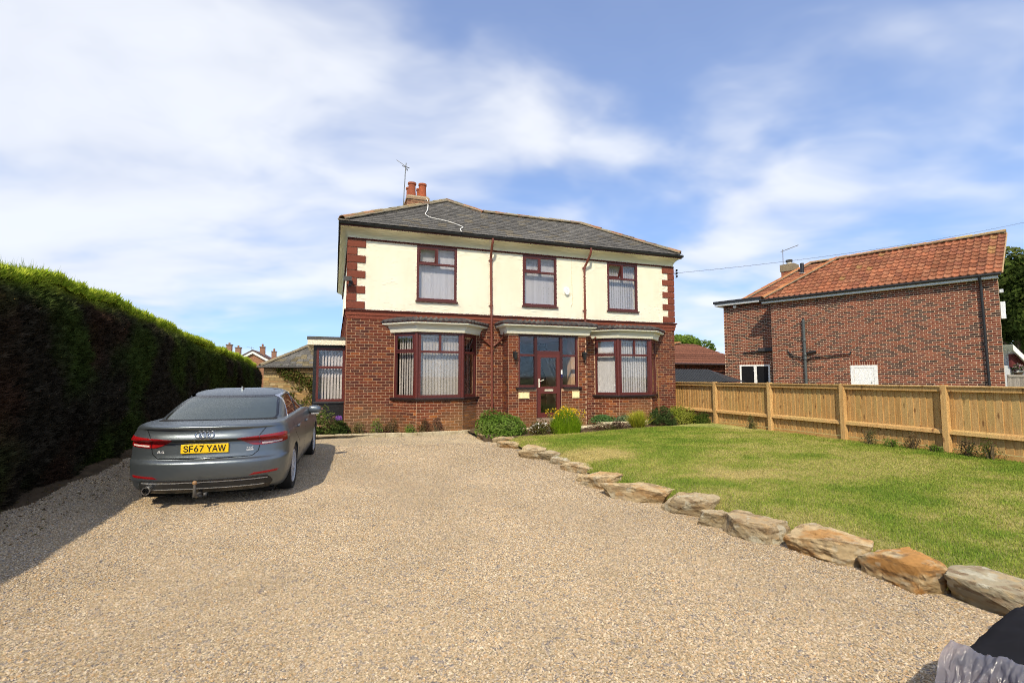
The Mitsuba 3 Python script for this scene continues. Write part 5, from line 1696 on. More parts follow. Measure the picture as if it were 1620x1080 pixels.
put(k + '__base', MB().tube([c0 - NN * 0.07, c0 - NN * 0.01], 0.06, 10, (0.75, 0.75, 0.77)), 'satin')
m = MB()
nbox(m, -0.12, -0.012, 0.03, 0.16, 3.45, 4.02, (0.78, 0.79, 0.80))
single('white_wall_box', 'white box fixed high on the near gable of the red brick house', 'box', m, 'satin')
m = MB()
nbox(m, -0.10, -0.012, 0.03, 0.12, 4.33, 4.44, (0.6, 0.62, 0.66))
single('gable_bracket', 'pale bracket on the near gable of the red brick house above the white box', 'bracket', m, 'satin')

# ------------------------------------------------------------------ low buildings between the houses
lowb = thing('low_brick_outbuilding', 'low brick building with red brown hipped roof between the two houses', 'building')
m = MB().box(14.5, 23.5, 24.6, 30.0, -0.3, 2.25, (0.28, 0.12, 0.075))
put(lowb + '__wall', m, 'matte')
r0 = trimesh.convex.convex_hull(np.array([[14.2, 24.2, 2.3], [23.9, 24.2, 2.3], [23.9, 30.4, 2.3], [14.2, 30.4, 2.3], [17.3, 27.3, 3.75], [27.0, 27.3, 3.75]]) if False else np.array([[12.0, 24.2, 2.3], [25.0, 24.2, 2.3], [25.0, 30.4, 2.3], [12.0, 30.4, 2.3], [23.2, 27.3, 3.72], [21.9, 27.3, 3.72]]))
lr = put(lowb + '__roof', r0, 'matte', color=(0.12, 0.05, 0.035))
for k in range(9):
    f0, f1 = k / 9, (k + 1.06) / 9
    A, B, C, D = np.array([12.0, 24.2, 2.3]), np.array([25.0, 24.2, 2.3]), np.array([23.2, 27.3, 3.72]), np.array([21.9, 27.3, 3.72])
    n = np.array([0, -0.42, 0.9])
    V = np.array([A + (D - A) * f0 + n * 0.05, B + (C - B) * f0 + n * 0.05, B + (C - B) * min(1, f1) + n * 0.012, A + (D - A) * min(1, f1) + n * 0.012, A + (D - A) * f0, B + (C - B) * f0])
    put(lr + '__tile_row', MB().add(V, [[0, 1, 2], [0, 2, 3], [4, 5, 1], [4, 1, 0]], np.array([0.155, 0.065, 0.042]) * (0.75 + 0.5 * rng.random())), 'matte')
half_tiles(lr, 'hip_tile', (12.0, 24.2, 2.36), (21.9, 27.3, 3.78), 0.13, 0.5, RED)
put(lowb + '__gutter', MB().tube([(11.9, 24.1, 2.27), (25.1, 24.1, 2.27)], 0.06, 8, (0.05, 0.03, 0.028)), 'satin', 40)
pool = []
lay(lowb + '__wall', (17.5, 24.6, 0), (1, 0, 0), (0, -1, 0), courses(0, 6, 1.2, 2.25), NEAR_BRICK * np.array([1.0, 1.1, 1.2]), NEAR_P, pool=pool, proud=0.01)
m = MB()
for v, c in pool:
    m.add(v, BRICKF, c)
put(lowb + '__wall__brickwork', m, 'matte', kind='stuff')
shed = thing('dark_shed', 'shed with dark grey ribbed roof behind the far end of the fence', 'shed')
put(shed + '__wall', MB().box(11.4, 15.9, 16.3, 18.2, -0.3, 1.28, (0.05, 0.05, 0.055)), 'matte')
m = MB()
A = np.array([[11.1, 15.9, 1.30], [16.05, 15.9, 1.30], [15.3, 17.2, 1.82], [11.1, 17.2, 1.82], [16.05, 18.5, 1.3], [11.1, 18.5, 1.3]])
m.add(A, [[0, 1, 2], [0, 2, 3], [1, 4, 2], [3, 2, 4], [3, 4, 5], [0, 4, 1], [0, 5, 4]], (0.03, 0.033, 0.037))
rf = put(shed + '__roof', m, 'satin')
m = MB()
for x in np.arange(11.2, 15.3, 0.13):
    m.tube([(x, 15.9, 1.31), (x, 17.2, 1.83)], 0.02, 4, (0.034, 0.037, 0.042))
put(rf + '__rib', m, 'satin', kind='stuff')

# white gabled building and its fence at the far right
gb = thing('white_gabled_building', 'low white walled building with white bargeboard at the right edge', 'building')
GB = np.array([38.6, 18.2, 0])
m = MB()
m.box(38.75, 46, 17.9, 24, -0.3, 2.2, (0.72, 0.72, 0.72))
put(gb + '__wall', m, 'matte')
m = MB()
m.add(np.array([[38.2, 17.4, 3.45], [38.2, 24, 3.45], [42.5, 24, 0.9], [42.5, 17.4, 0.9], [38.2, 17.4, 3.1], [42.5, 17.4, 0.55]]), [[0, 3, 1], [1, 3, 2], [4, 5, 3], [4, 3, 0]], (0.80, 0.80, 0.80))
put(gb + '__bargeboard', m, 'matte')
m = MB().box(38.7, 42, 17.75, 17.88, 2.1, 2.9, (0.12, 0.03, 0.03))
put(gb + '__fascia', m, 'matte')
k = thing('hanging_basket', 'flower basket hanging on the white building at the right edge', 'plant basket')
P, u = clump((38.95, 17.6, 1.95), (0.35, 0.3, 0.3), 500, 8, 0.4)
v, f, c = leaves(P, 0.12, 0.7, mixcol(500, [[0.05, 0.08, 0.03], [0.45, 0.2, 0.25], [0.6, 0.5, 0.5], [0.1, 0.14, 0.05]]))
put(k + '__foliage', (v, f), 'leaf', color=c, kind='stuff')
put(k + '__basket', MB().tube([(38.95, 17.6, 1.55), (38.95, 17.6, 1.8)], [0.12, 0.28], 10, (0.1, 0.07, 0.05)), 'matte')
gf = thing('grey_fence', 'weathered grey board fence beyond the right end of the red brick house', 'fence')
for q in range(22):
    x = 34.2 + q * 0.16
    put(gf + '__board', MB().box(x, x + 0.15, 15.9 - 0.006 * (q % 2), 15.93, -0.3, 1.62, np.array([0.26, 0.23, 0.20]) * (0.8 + 0.4 * rng.random())), 'matte')
put(gf + '__rail', MB().box(34.2, 37.8, 15.84, 15.885, 1.5, 1.6, (0.3, 0.27, 0.23)), 'matte')

# ------------------------------------------------------------------ left background: stone outbuilding, distant houses
ob = thing('stone_outbuilding', 'buff stone outbuilding with grey slate hipped roof left of the house', 'building')
OX0, OX1, OY = -2.55, 0.25, 20.9
m = MB().box(OX0, OX1, OY, 26, -0.3, 1.9, (0.36, 0.28, 0.17))
ow = put(ob + '__wall', m, 'matte')
pool = []
STB = np.array([[0.52, 0.40, 0.21], [0.47, 0.35, 0.18], [0.56, 0.45, 0.26], [0.42, 0.28, 0.14], [0.50, 0.33, 0.15], [0.38, 0.30, 0.19]])
z = 0.0
while z < 1.86:
    h = (0.09, 0.115, 0.075, 0.1)[int(rng.integers(4))]
    if z + h > 1.9:
        break
    x = 0.0
    while x < OX1 - OX0 - 0.02:
        w = min(0.16 + 0.26 * rng.random(), OX1 - OX0 - x)
        lay(ow, (OX0, OY, 0), (1, 0, 0), (0, -1, 0), [(x + 0.008, x + w - 0.006, z + 0.007, z + h - 0.006)], STB, [0.25, 0.25, 0.2, 0.1, 0.1, 0.1], pool=pool, proud=0.010 + 0.01 * rng.random())
        x += w
    z += h
finish_bricks(ow, pool, 300, 'stone', 'stonework')
oro = put(ob + '__roof', trimesh.convex.convex_hull(np.array([[OX0 - 0.12, OY - 0.2, 1.9], [0.4, OY - 0.2, 1.9], [OX0 - 0.12, 26, 1.9], [0.4, 26, 1.9], [-1.09, 22.3, 2.76], [-1.09, 24.5, 2.76]])), 'matte', color=(0.09, 0.088, 0.085))
m = MB()
for k in range(9):
    f0, f1 = k / 9 - 0.005, (k + 1.2) / 9
    A, B, C = np.array([OX0 - 0.12, OY - 0.2, 1.915]), np.array([0.4, OY - 0.2, 1.915]), np.array([-1.09, 22.3, 2.78])
    a0, b0, a1, b1 = A + (C - A) * f0, B + (C - B) * f0, A + (C - A) * min(f1, 1), B + (C - B) * min(f1, 1)
    n = max(1, int((b0[0] - a0[0]) / 0.24))
    for q in range(n):
        g0, g1 = (q + 0.02 + 0.5 * (k % 2)) / (n + 0.5), min(1, (q + 0.98 + 0.5 * (k % 2)) / (n + 0.5))
        V = [a0 + (b0 - a0) * g0 + [0, 0, 0.022], a0 + (b0 - a0) * g1 + [0, 0, 0.022], a1 + (b1 - a1) * g1 + [0, 0, 0.004], a1 + (b1 - a1) * g0 + [0, 0, 0.004], a0 + (b0 - a0) * g0, a0 + (b0 - a0) * g1]
        c = np.array([0.115, 0.112, 0.108]) * (0.7 + 0.6 * rng.random())
        if rng.random() < 0.25:
            c = c * np.array([1.25, 1.1, 0.75])
        m.add(V, [[0, 1, 2], [0, 2, 3], [4, 5, 1], [4, 1, 0]], c)
put(oro + '__slates', m, 'matte', kind='stuff')
half_tiles(oro, 'hip_tile', (OX0 - 0.1, OY - 0.18, 1.93), (-1.09, 22.3, 2.79), 0.08, 0.4, np.array([[0.22, 0.19, 0.13], [0.18, 0.16, 0.12]]))
half_tiles(oro, 'hip_tile', (0.38, OY - 0.18, 1.93), (-1.09, 22.3, 2.79), 0.08, 0.4, np.array([[0.22, 0.19, 0.13], [0.18, 0.16, 0.12]]))
put(ob + '__gutter', MB().tube([(OX0 - 0.2, OY - 0.25, 1.875), (0.4, OY - 0.25, 1.875)], 0.045, 8, (0.02, 0.02, 0.022)), 'satin', 40)
k = thing('climbing_plant', 'green climber trained across the buff stone outbuilding wall', 'climber')
pts = np.array([[-1.95, OY - 0.1, 1.82], [-1.5, OY - 0.12, 1.55], [-1.0, OY - 0.13, 1.35], [-0.62, OY - 0.14, 1.05], [-0.35, OY - 0.15, 0.75], [-0.25, OY - 0.15, 0.3], [-0.3, OY - 0.15, -0.05]])
put(k + '__stem', MB().tube(pts, 0.02, 6, (0.11, 0.08, 0.05)), 'matte')
n = 4200
t = rng.random(n) * (len(pts) - 1)
P = np.stack([np.interp(t, np.arange(len(pts)), pts[:, i]) for i in range(3)], 1) + rng.normal(size=(n, 3)) * np.array([0.13, 0.05, 0.11]) * (0.7 + 0.5 * np.sin(t * 2.1)[:, None] ** 2)
P[n * 5 // 6:] = np.stack([-1.6 + 1.5 * rng.random(n - n * 5 // 6), np.full(n - n * 5 // 6, OY - 0.06), 0.2 + 0.9 * rng.random(n - n * 5 // 6)], 1)
keep = (meshkit.noise(P * np.array([4.0, 1, 4.0]), 8) > 0.45) | (np.arange(n) < n * 5 // 6)
P = P[keep]
P[:, 1] = np.minimum(P[:, 1], OY - 0.03)
v, f, c = leaves(P, 0.075, 0.7, mixcol(len(P), [[0.08, 0.12, 0.025], [0.13, 0.17, 0.04], [0.18, 0.19, 0.06], [0.2, 0.13, 0.06]]))
put(k + '__foliage', (v, f), 'leaf', color=c, kind='stuff')

dh = thing('distant_brick_house', 'distant orange brick house with white bargeboards beyond the hedge end', 'house')
DX, DY = -9.3, 66.0
m = MB()
gp = [(-2.6, -0.3), (2.9, -0.3), (2.9, 2.55), (0.0, 4.25), (-2.6, 2.6)]
m.add(*place(extrude(Polygon(gp), 9.0), (DX, DY, 0), (1, 0, 0), Z, (0, 1, 0)), c=(0.30, 0.15, 0.09))
put(dh + '__wall', m, 'matte')
m = MB()
for (xa, za), (xb, zb) in (((0.0, 4.30), (3.2, 2.42)), ((0.0, 4.30), (-3.0, 2.5))):
    m.add(np.array([[DX + xa, DY - 0.25, za], [DX + xb, DY - 0.25, zb], [DX + xb, DY - 0.25, zb + 0.3], [DX + xa, DY - 0.25, za + 0.3], [DX + xa, DY - 0.1, za], [DX + xb, DY - 0.1, zb], [DX + xb, DY - 0.1, zb + 0.3], [DX + xa, DY - 0.1, za + 0.3]]), BOXF, (0.80, 0.80, 0.78))
put(dh + '__bargeboard', m, 'matte')
m = MB()
for (xa, za), (xb, zb) in (((0.0, 4.62), (3.35, 2.66)), ((0.0, 4.62), (-3.1, 2.74))):
    m.add(np.array([[DX + xa, DY - 0.3, za], [DX + xb, DY - 0.3, zb], [DX + xb, DY + 9, zb], [DX + xa, DY + 9, za], [DX + xa, DY - 0.3, za + 0.15], [DX + xb, DY - 0.3, zb + 0.15], [DX + xb, DY + 9, zb + 0.15], [DX + xa, DY + 9, za + 0.15]]), BOXF, (0.10, 0.065, 0.06))
put(dh + '__roof', m, 'matte')
for x, y, z0, z1 in ((0.75, 2.0, 3.6, 5.15), (1.75, 5.0, 3.0, 4.75)):
    m = MB().box(DX + x - 0.28, DX + x + 0.28, DY + y, DY + y + 0.7, z0, z1, (0.28, 0.15, 0.10)).box(DX + x - 0.33, DX + x + 0.33, DY + y - 0.05, DY + y + 0.75, z1, z1 + 0.12, (0.2, 0.13, 0.1)).tube([(DX + x, DY + y + 0.3, z1 + 0.12), (DX + x, DY + y + 0.3, z1 + 0.45)], 0.12, 8, (0.3, 0.14, 0.08))
    put(dh + '__chimney', m, 'matte')
put(dh + '__downpipe', MB().tube([(DX + 1.75, DY - 0.1, 2.5), (DX + 1.75, DY - 0.1, -0.3)], 0.06, 6, (0.35, 0.33, 0.3)), 'matte')
k = thing('roof_aerial', 'tiny television aerial on the distant orange brick house', 'aerial')
put(k + '__mast', MB().tube([(DX - 0.4, DY + 1.5, 4.2), (DX - 0.4, DY + 1.5, 5.2)], 0.025, 5, (0.25, 0.25, 0.26)).tube([(DX - 0.9, DY + 1.5, 5.15), (DX - 0.1, DY + 1.5, 5.05)], 0.02, 5, (0.25, 0.25, 0.26)), 'matte')
dt = thing('distant_terrace', 'far terrace whose two chimneys rise just above the hedge', 'house')
m = MB().add(*place(extrude(Polygon([(0, -0.3), (9, -0.3), (9, 2.6), (4.5, 4.4), (0, 2.6)]), 8.0), (-17, 88, 0), (0, -1, 0), Z, (1, 0, 0)), c=(0.30, 0.16, 0.10))
put(dt + '__wall', m, 'matte')
for x, y, z1 in ((-14.3, 79.5, 6.0), (-13.1, 79.2, 5.6)):
    m = MB().box(x - 0.33, x + 0.33, y, y + 0.9, 3.0, z1, (0.28, 0.16, 0.11)).box(x - 0.4, x + 0.4, y - 0.07, y + 0.97, z1, z1 + 0.14, (0.2, 0.14, 0.1)).tube([(x, y + 0.4, z1 + 0.14), (x, y + 0.4, z1 + 0.4)], 0.13, 8, (0.3, 0.15, 0.09))
    put(dt + '__chimney', m, 'matte')


# ------------------------------------------------------------------ trees
def tree(name, label, base, trunk_h, c, R, n, size, pal, sub=26, group=None):
    k = thing(name, label, 'tree', group)
    base, c, R = (np.asarray(a, float) for a in (base, c, R))
    m = MB()
    top = np.array([c[0], c[1], c[2]])
    mid = base + (top - base) * 0.55 + 0.2 * unit(1)[0]
    m.tube([base, base + (mid - base) * 0.5, mid, top], [0.28, 0.22, 0.17, 0.08], 8, (0.09, 0.07, 0.05))
    put(k + '__trunk', m, 'matte', True)
    d = unit(sub)
    cen = c + d * R * (0.35 + 0.45 * rng.random((sub, 1)))
    for q in range(0, sub, 3):
        put(k + '__limb', MB().tube([mid, (mid + cen[q]) / 2 + 0.25 * unit(1)[0], cen[q]], [0.09, 0.06, 0.025], 5, (0.085, 0.065, 0.045)), 'matte')
    w = rng.integers(sub, size=n)
    u = unit(n)
    rad = (0.24 + 0.17 * rng.random(sub))[w][:, None] * R
    P = cen[w] + u * rad * (0.35 + 0.65 * rng.random((n, 1))) ** 0.5
    P += 0.12 * size * rng.normal(size=P.shape)
    tone = (0.65 + 0.7 * rng.random(sub))[w][:, None]
    N = u * 0.5 + unit(n) * 0.5 + [0, 0, 0.2]
    N /= np.linalg.norm(N, axis=1, keepdims=True)
    v, f, col = leaves(P, size, 0.62, mixcol(n, pal, P, 0.8) * tone, N)
    put(k + '__crown', (v, f), 'leaf', color=col, kind='stuff')


tree('broadleaf_tree', 'dark green broadleaf tree behind the right end of the red brick house', (43.5, 19.5, -0.3), 3, (44.0, 19.4, 6.1), (3.6, 3.2, 3.9), 26000, 0.30, [[0.05, 0.075, 0.018], [0.075, 0.11, 0.025], [0.11, 0.13, 0.035]])
tree('garden_tree', 'bright green tree top rising behind the low brick building', (27.0, 32.6, -0.3), 2, (26.6, 32.4, 3.6), (2.6, 2.0, 1.75), 12000, 0.22, [[0.12, 0.2, 0.03], [0.17, 0.26, 0.05], [0.23, 0.31, 0.06]])


# ------------------------------------------------------------------ the parked car
car = thing('parked_car', 'dark grey saloon car with yellow rear number plate and tow bar parked beside the hedge', 'car')
CH = math.radians(3.5)
CF = np.array([math.sin(CH), math.cos(CH), 0.021])
CF /= np.linalg.norm(CF)
CR = np.array([math.cos(CH), -math.sin(CH), 0.0])
CU = np.cross(CR, CF)
CO = np.array([-1.43, 8.085, -0.125])                        # on the ground under the rear axle


def cput(name, m, mat, smooth=False, color=None, kind=None, label=None, parent=None):
    """Car frame: x right, y forward, z up."""
    if isinstance(m, MB):
        v, f, c = m.get()
        m = MB().add(CO + v @ np.stack([CR, CF, CU]), f, c)
    else:
        v, f, _ = meshkit.arrays(m)
        m = (CO + v @ np.stack([CR, CF, CU]), f)
    return put(f'{parent or car}__{name}', m, mat, smooth, color, kind, label)


#              z     half w  rear y  front y  rear corner  front corner
BODY = np.array([[0.17, 0.780, -0.720, 3.40, 0.40, 0.5], [0.20, 0.835, -0.860, 3.52, 0.42, 0.5], [0.27, 0.872, -0.945, 3.58, 0.44, 0.5], [0.355, 0.893, -0.985, 3.62, 0.46, 0.55], [0.375, 0.900, -1.012, 3.64, 0.47, 0.55],
                 [0.43, 0.908, -1.026, 3.66, 0.48, 0.58], [0.50, 0.914, -1.034, 3.67, 0.50, 0.6], [0.575, 0.919, -1.036, 3.67, 0.50, 0.6], [0.605, 0.921, -1.026, 3.67, 0.50, 0.6], [0.622, 0.921, -0.992, 3.67, 0.48, 0.6], [0.64, 0.921, -0.972, 3.66, 0.48, 0.6],
                 [0.70, 0.920, -0.962, 3.65, 0.47, 0.62], [0.77, 0.917, -0.955, 3.63, 0.47, 0.64], [0.825, 0.915, -0.948, 3.60, 0.47, 0.66], [0.845, 0.913, -0.948, 3.57, 0.47, 0.68], [0.868, 0.911, -1.012, 3.55, 0.48, 0.7], [0.885, 0.907, -1.018, 3.53, 0.49, 0.71], [0.92, 0.897, -1.000, 3.50, 0.50, 0.72],
                 [0.985, 0.878, -0.975, 3.42, 0.52, 0.74], [1.002, 0.868, -1.006, 3.36, 0.54, 0.75], [1.024, 0.852, -1.010, 3.32, 0.55, 0.76], [1.038, 0.836, -1.000, 3.25, 0.57, 0.78], [1.050, 0.812, -0.955, 3.18, 0.58, 0.8]])
CABIN = np.array([[0.97, 0.805, -0.640, 2.62, 0.42, 0.7], [1.02, 0.785, -0.500, 2.42, 0.40, 0.7], [1.07, 0.765, -0.370, 2.24, 0.38, 0.68], [1.13, 0.742, -0.210, 2.06, 0.35, 0.66], [1.19, 0.717, -0.045, 1.90, 0.33, 0.62], [1.25, 0.690, 0.130, 1.76, 0.31, 0.58],
                  [1.30, 0.665, 0.285, 1.65, 0.30, 0.55], [1.345, 0.640, 0.435, 1.55, 0.31, 0.52], [1.375, 0.608, 0.560, 1.48, 0.33, 0.5], [1.40, 0.550, 0.730, 1.41, 0.36, 0.46], [1.413, 0.46, 0.86, 1.36, 0.32, 0.4], [1.420, 0.32, 1.00, 1.30, 0.22, 0.24]])
PR, PF = 2.5, 2.3


def lev(tab, z):
    return [np.interp(z, tab[:, 0], tab[:, k]) for k in range(1, 6)]


def rear_y(tab, x, z):
    w, r, f, cr, cf = lev(tab, z)
    q = np.clip(np.abs(x) / w, 0, 0.9999)
    return r + cr * (1 - (1 - q ** PR) ** (1 / PR))


def front_y(tab, x, z):
    w, r, f, cr, cf = lev(tab, z)
    q = np.clip(np.abs(x) / w, 0, 0.9999)
    return f - cf * (1 - (1 - q ** PF) ** (1 / PF))


def side_x(tab, y, z):
    w, r, f, cr, cf = lev(tab, z)
    a = np.clip((r + cr - y) / cr, 0, 1)
    b = np.clip((y - f + cf) / cf, 0, 1)
    return w * (1 - a ** PR) ** (1 / PR) * (1 - b ** PF) ** (1 / PF)


def nose(v):
    """The bonnet and belt fall towards the front."""
    v = np.array(v, float)
    k = np.clip((v[:, 1] - 1.6) / 2.1, 0, 1) ** 1.6 * np.clip((v[:, 2] - 0.5) / 0.5, 0, 1)
    v[:, 2] -= 0.24 * k
    return v


def loft(tab, inset=0.0, zs=None, top=None):
    T_ = tab if zs is None else np.array([[z, *lev(tab, z)] for z in zs])
    t = np.linspace(0, np.pi / 2, 17)
    R = []
    for z, w, r, f, cr, cf in T_:
        w, r, f = w - inset, r + inset, f - inset
        xr, yr = w * np.sin(t) ** (2 / PR), r + cr * (1 - np.cos(t) ** (2 / PR))
        xf, yf = w * np.sin(t[::-1]) ** (2 / PF), f - cf * (1 - np.cos(t[::-1]) ** (2 / PF))
        ym = np.linspace(yr[-1], yf[0], 14)[1:-1]
        x = np.concatenate([xr, 0 * ym + w, xf])
        y = np.concatenate([yr, ym, yf])
        R.append(np.stack([np.concatenate([x, -x[-2:0:-1]]), np.concatenate([y, y[-2:0:-1]]), np.full(2 * len(x) - 2, z)], 1))
    n, k = len(R), len(R[0])
    v = np.vstack(R)
    f = []
    for i in range(n - 1):
        j = np.arange(k)
        a, b = i * k + j, i * k + (j + 1) % k
        f += [np.stack([a, b, b + k], 1), np.stack([a, b + k, a + k], 1)]
    c0, c1 = R[0].mean(0), R[-1].mean(0) + np.array([0, 0, 0.004])
    j = np.arange(k)
    f += [np.stack([(j + 1) % k, j, j * 0 + n * k], 1), np.stack([(n - 1) * k + j, (n - 1) * k + (j + 1) % k, j * 0 + n * k + 1], 1)]
    return np.vstack([v, c0, c1]), np.vstack(f)


def solid(v, f):
    m = Manifold(mi_mesh(v, f))
    return m


def mi_mesh(v, f):
    from manifold3d import Mesh
    return Mesh(np.asarray(v, np.float32), np.asarray(f, np.uint32))


v, f = loft(BODY)
body = Manifold(mi_mesh(nose(v), f))
for y in (0.0, 2.82):
    for sgn in (-1, 1):
        w = Manifold.cylinder(0.5, 0.352, 0.352, 40).rotate([0, 90, 0]).translate([0.62 if sgn > 0 else -1.12, y, 0.325])
        body -= w
cput('body', body, 'car_paint', 32)
m = MB()
for y in (0.0, 2.82):
    for sgn in (-1, 1):
        c = trimesh.creation.cylinder(0.345, 0.03, sections=32)
        m.add(*place(c, (sgn * 0.61, y, 0.33), (0, 1, 0), (0, 0, 1), (1, 0, 0)), c=(0.008, 0.008, 0.008))
m.box(-0.75, 0.75, -0.7, 3.3, 0.15, 0.185, (0.01, 0.01, 0.01))
cput('underbody', m, 'matte')

# cabin: a shell with the window openings cut through it
v, f = loft(CABIN)
vi, fi = loft(CABIN, 0.032, zs=[0.955, 1.02, 1.07, 1.13, 1.19, 1.25, 1.30, 1.345, 1.372, 1.392])
cabin = Manifold(mi_mesh(v, f)) - Manifold(mi_mesh(vi, fi))


def rounded(pts, r):
    return Polygon(pts).buffer(-r, join_style=1).buffer(r, quad_segs=4)


def prism(poly, axis, a, b):
    e = extrude(poly, b - a)
    v, f = np.array(e.vertices), np.array(e.faces)
    if axis == 'x':                                         # poly in (y, z)
        v = np.stack([v[:, 2] + a, v[:, 0], v[:, 1]], 1)
    else:                                                   # poly in (x, z), along y
        v = np.stack([v[:, 0], v[:, 2] + a, v[:, 1]], 1)
        f = f[:, ::-1]
    return Manifold(mi_mesh(v, f))


REARW = rounded([(-0.69, 1.055), (0.69, 1.055), (0.585, 1.318), (-0.585, 1.318)], 0.035)
FRONTW = rounded([(-0.66, 1.0), (0.66, 1.0), (0.50, 1.345), (-0.50, 1.345)], 0.03)
DOORW = [rounded([(1.04, 1.0), (0.10, 1.025), (0.30, 1.20), (0.50, 1.315), (0.72, 1.345), (1.06, 1.358)], 0.02), rounded([(1.14, 0.998), (2.10, 0.985), (1.78, 1.20), (1.55, 1.325), (1.40, 1.356), (1.15, 1.36)], 0.02)]
cabin -= prism(REARW, 'y', -0.8, 0.75)
cabin -= prism(FRONTW, 'y', 1.35, 2.9)
for w in DOORW:
    cabin -= prism(w, 'x', -1.0, 1.0)
cput('cabin', cabin, 'car_paint', 32)


def skin(poly, tab, where, out=0.002, thick=0.0, edge=0.035, drop=False):
    """A polygon laid on the body: on the rear (x, z), or on a side (y, z)."""
    if thick:
        e = extrude(poly, thick)
    else:
        tv, tf = trimesh.creation.triangulate_polygon(poly, engine='earcut')
        e = trimesh.Trimesh(np.column_stack([tv, np.zeros(len(tv))]), tf)
    v, f = trimesh.remesh.subdivide_to_size(e.vertices, e.faces, edge)
    a, b, t = v[:, 0], v[:, 1], v[:, 2]
    if where == 'rear':
        r = np.stack([a, rear_y(tab, a, b) - out - t, b], 1)
    elif where == 'front':
        r = np.stack([a, front_y(tab, a, b) + out + t, b], 1)
    else:
        s = 1 if where == 'right' else -1
        r = np.stack([s * (side_x(tab, a, b) + out + t), a, b], 1)
    if drop:
        r = nose(r)
    e = trimesh.Trimesh(r, f, process=False)
    return e


scene['car_glass'] = {'type': 'thindielectric', 'int_ior': 1.6, 'specular_transmittance': rgb((0.40, 0.50, 0.46))}
scene['tinted_glass'] = two({'type': 'principled', 'base_color': rgb((0.042, 0.055, 0.053)), 'roughness': 0.13, 'specular': 0.7, 'clearcoat': 1.0, 'clearcoat_gloss': 0.98})
cput('rear_window', skin(REARW.buffer(0.012), CABIN, 'rear', -0.004), 'tinted_glass', True)
cput('windscreen', skin(FRONTW.buffer(0.012), CABIN, 'front', -0.004), 'car_glass', True)
for s in ('right', 'left'):
    for w in DOORW[:2]:
        cput('door_window', skin(w.buffer(0.012), CABIN, s, -0.006), 'car_glass', True)
    from shapely.ops import unary_union
    allw = unary_union([w.buffer(0.05, join_style=1) for w in DOORW]).buffer(-0.03)
    cput('chrome_trim', skin(Polygon(allw.exterior).difference(allw.buffer(-0.013)), CABIN, s, 0.001, 0.005, 0.05), 'chrome', 30)
    pill = Polygon(allw.exterior).buffer(-0.014).difference(unary_union([w.buffer(0.004) for w in DOORW]))
    for g in getattr(pill, 'geoms', [pill]):
        if g.area > 1e-4:
            cput('pillar_trim', skin(g, CABIN, s, 0.0015, 0, 0.05), 'gloss', True, color=(0.02, 0.02, 0.022))
m = MB()
m.mesh(skin(REARW.buffer(0.022).difference(REARW.buffer(-0.008)), CABIN, 'rear', 0.0015, 0, 0.04), (0.012, 0.012, 0.013))
cput('rear_window_seal', m, 'gloss', True)
# interior
m = MB()
m.box(-0.70, 0.70, -0.42, 0.25, 1.0515, 1.058, (0.02, 0.02, 0.02)).box(-0.76, 0.76, 0.251, 2.3, 1.0515, 1.054, (0.015, 0.015, 0.016))
cput('parcel_shelf', m, 'matte')
for x, y, h in ((-0.36, 0.42, 1.17), (0.36, 0.42, 1.17), (0.0, 0.42, 1.12), (-0.37, 1.22, 1.24), (0.37, 1.22, 1.24)):
    cput('headrest', rbox(x - 0.12, x + 0.12, y, y + 0.1, h - 0.16, h, 0.035, 12), 'matte', 30, color=(0.03, 0.03, 0.032))
for x in (-0.37, 0.37):
    cput('seat', rbox(x - 0.22, x + 0.22, 1.2, 1.32, 0.9, 1.09, 0.04, 12), 'matte', 30, color=(0.03, 0.03, 0.032))
# rear lights
OUTER = {1: [(0.605, 0.772), (0.84, 0.785), (0.893, 0.80), (0.892, 0.902), (0.868, 0.917), (0.605, 0.897)], 2: [(0.597, 0.772), (0.54, 0.778), (0.47, 0.802), (0.355, 0.862), (0.362, 0.874), (0.43, 0.884), (0.597, 0.896)]}
for sg in (1, -1):
    for k in (1, 2):
        P = Polygon([(sg * x, z) for x, z in OUTER[k]]).buffer(-0.004).buffer(0.004)
        cput('tail_light', skin(P, BODY, 'rear', -0.004, 0.014, 0.02), 'lens_red', 50, label='red rear light')
    P = Polygon([(sg * x, z) for x, z in [(0.625, 0.786), (0.835, 0.797), (0.85, 0.815), (0.625, 0.806)]])
    cput('reversing_light', skin(P, BODY, 'rear', 0.0115, 0.003, 0.03), 'gloss', 50, color=(0.62, 0.52, 0.50))
    P = Polygon([(sg * x, z) for x, z in [(0.615, 0.845), (0.875, 0.862), (0.875, 0.872), (0.615, 0.856)]])
    cput('light_strip', skin(P, BODY, 'rear', 0.0115, 0.003, 0.03), 'gloss', 50, color=(0.5, 0.03, 0.03))
    P = Polygon([(sg * x, z) for x, z in [(0.50, 0.408), (0.80, 0.424), (0.82, 0.446), (0.80, 0.45), (0.55, 0.436)]])
    cput('reflector', skin(P, BODY, 'rear', -0.002, 0.008, 0.03), 'lens_red', 50)
    cput('bumper_seam', skin(LineString([(sg * 0.60, 0.768), (sg * 0.585, 0.70), (sg * 0.52, 0.645), (0, 0.632)]).buffer(0.0045), BODY, 'rear', 0.0012, 0, 0.03), 'matte', False, color=(0.008, 0.008, 0.009))
    cput('boot_seam', skin(LineString([(sg * 0.602, 0.902), (sg * 0.64, 0.96), (sg * 0.672, 1.005)]).buffer(0.004), BODY, 'rear', 0.0012, 0, 0.03), 'matte', False, color=(0.008, 0.008, 0.009))
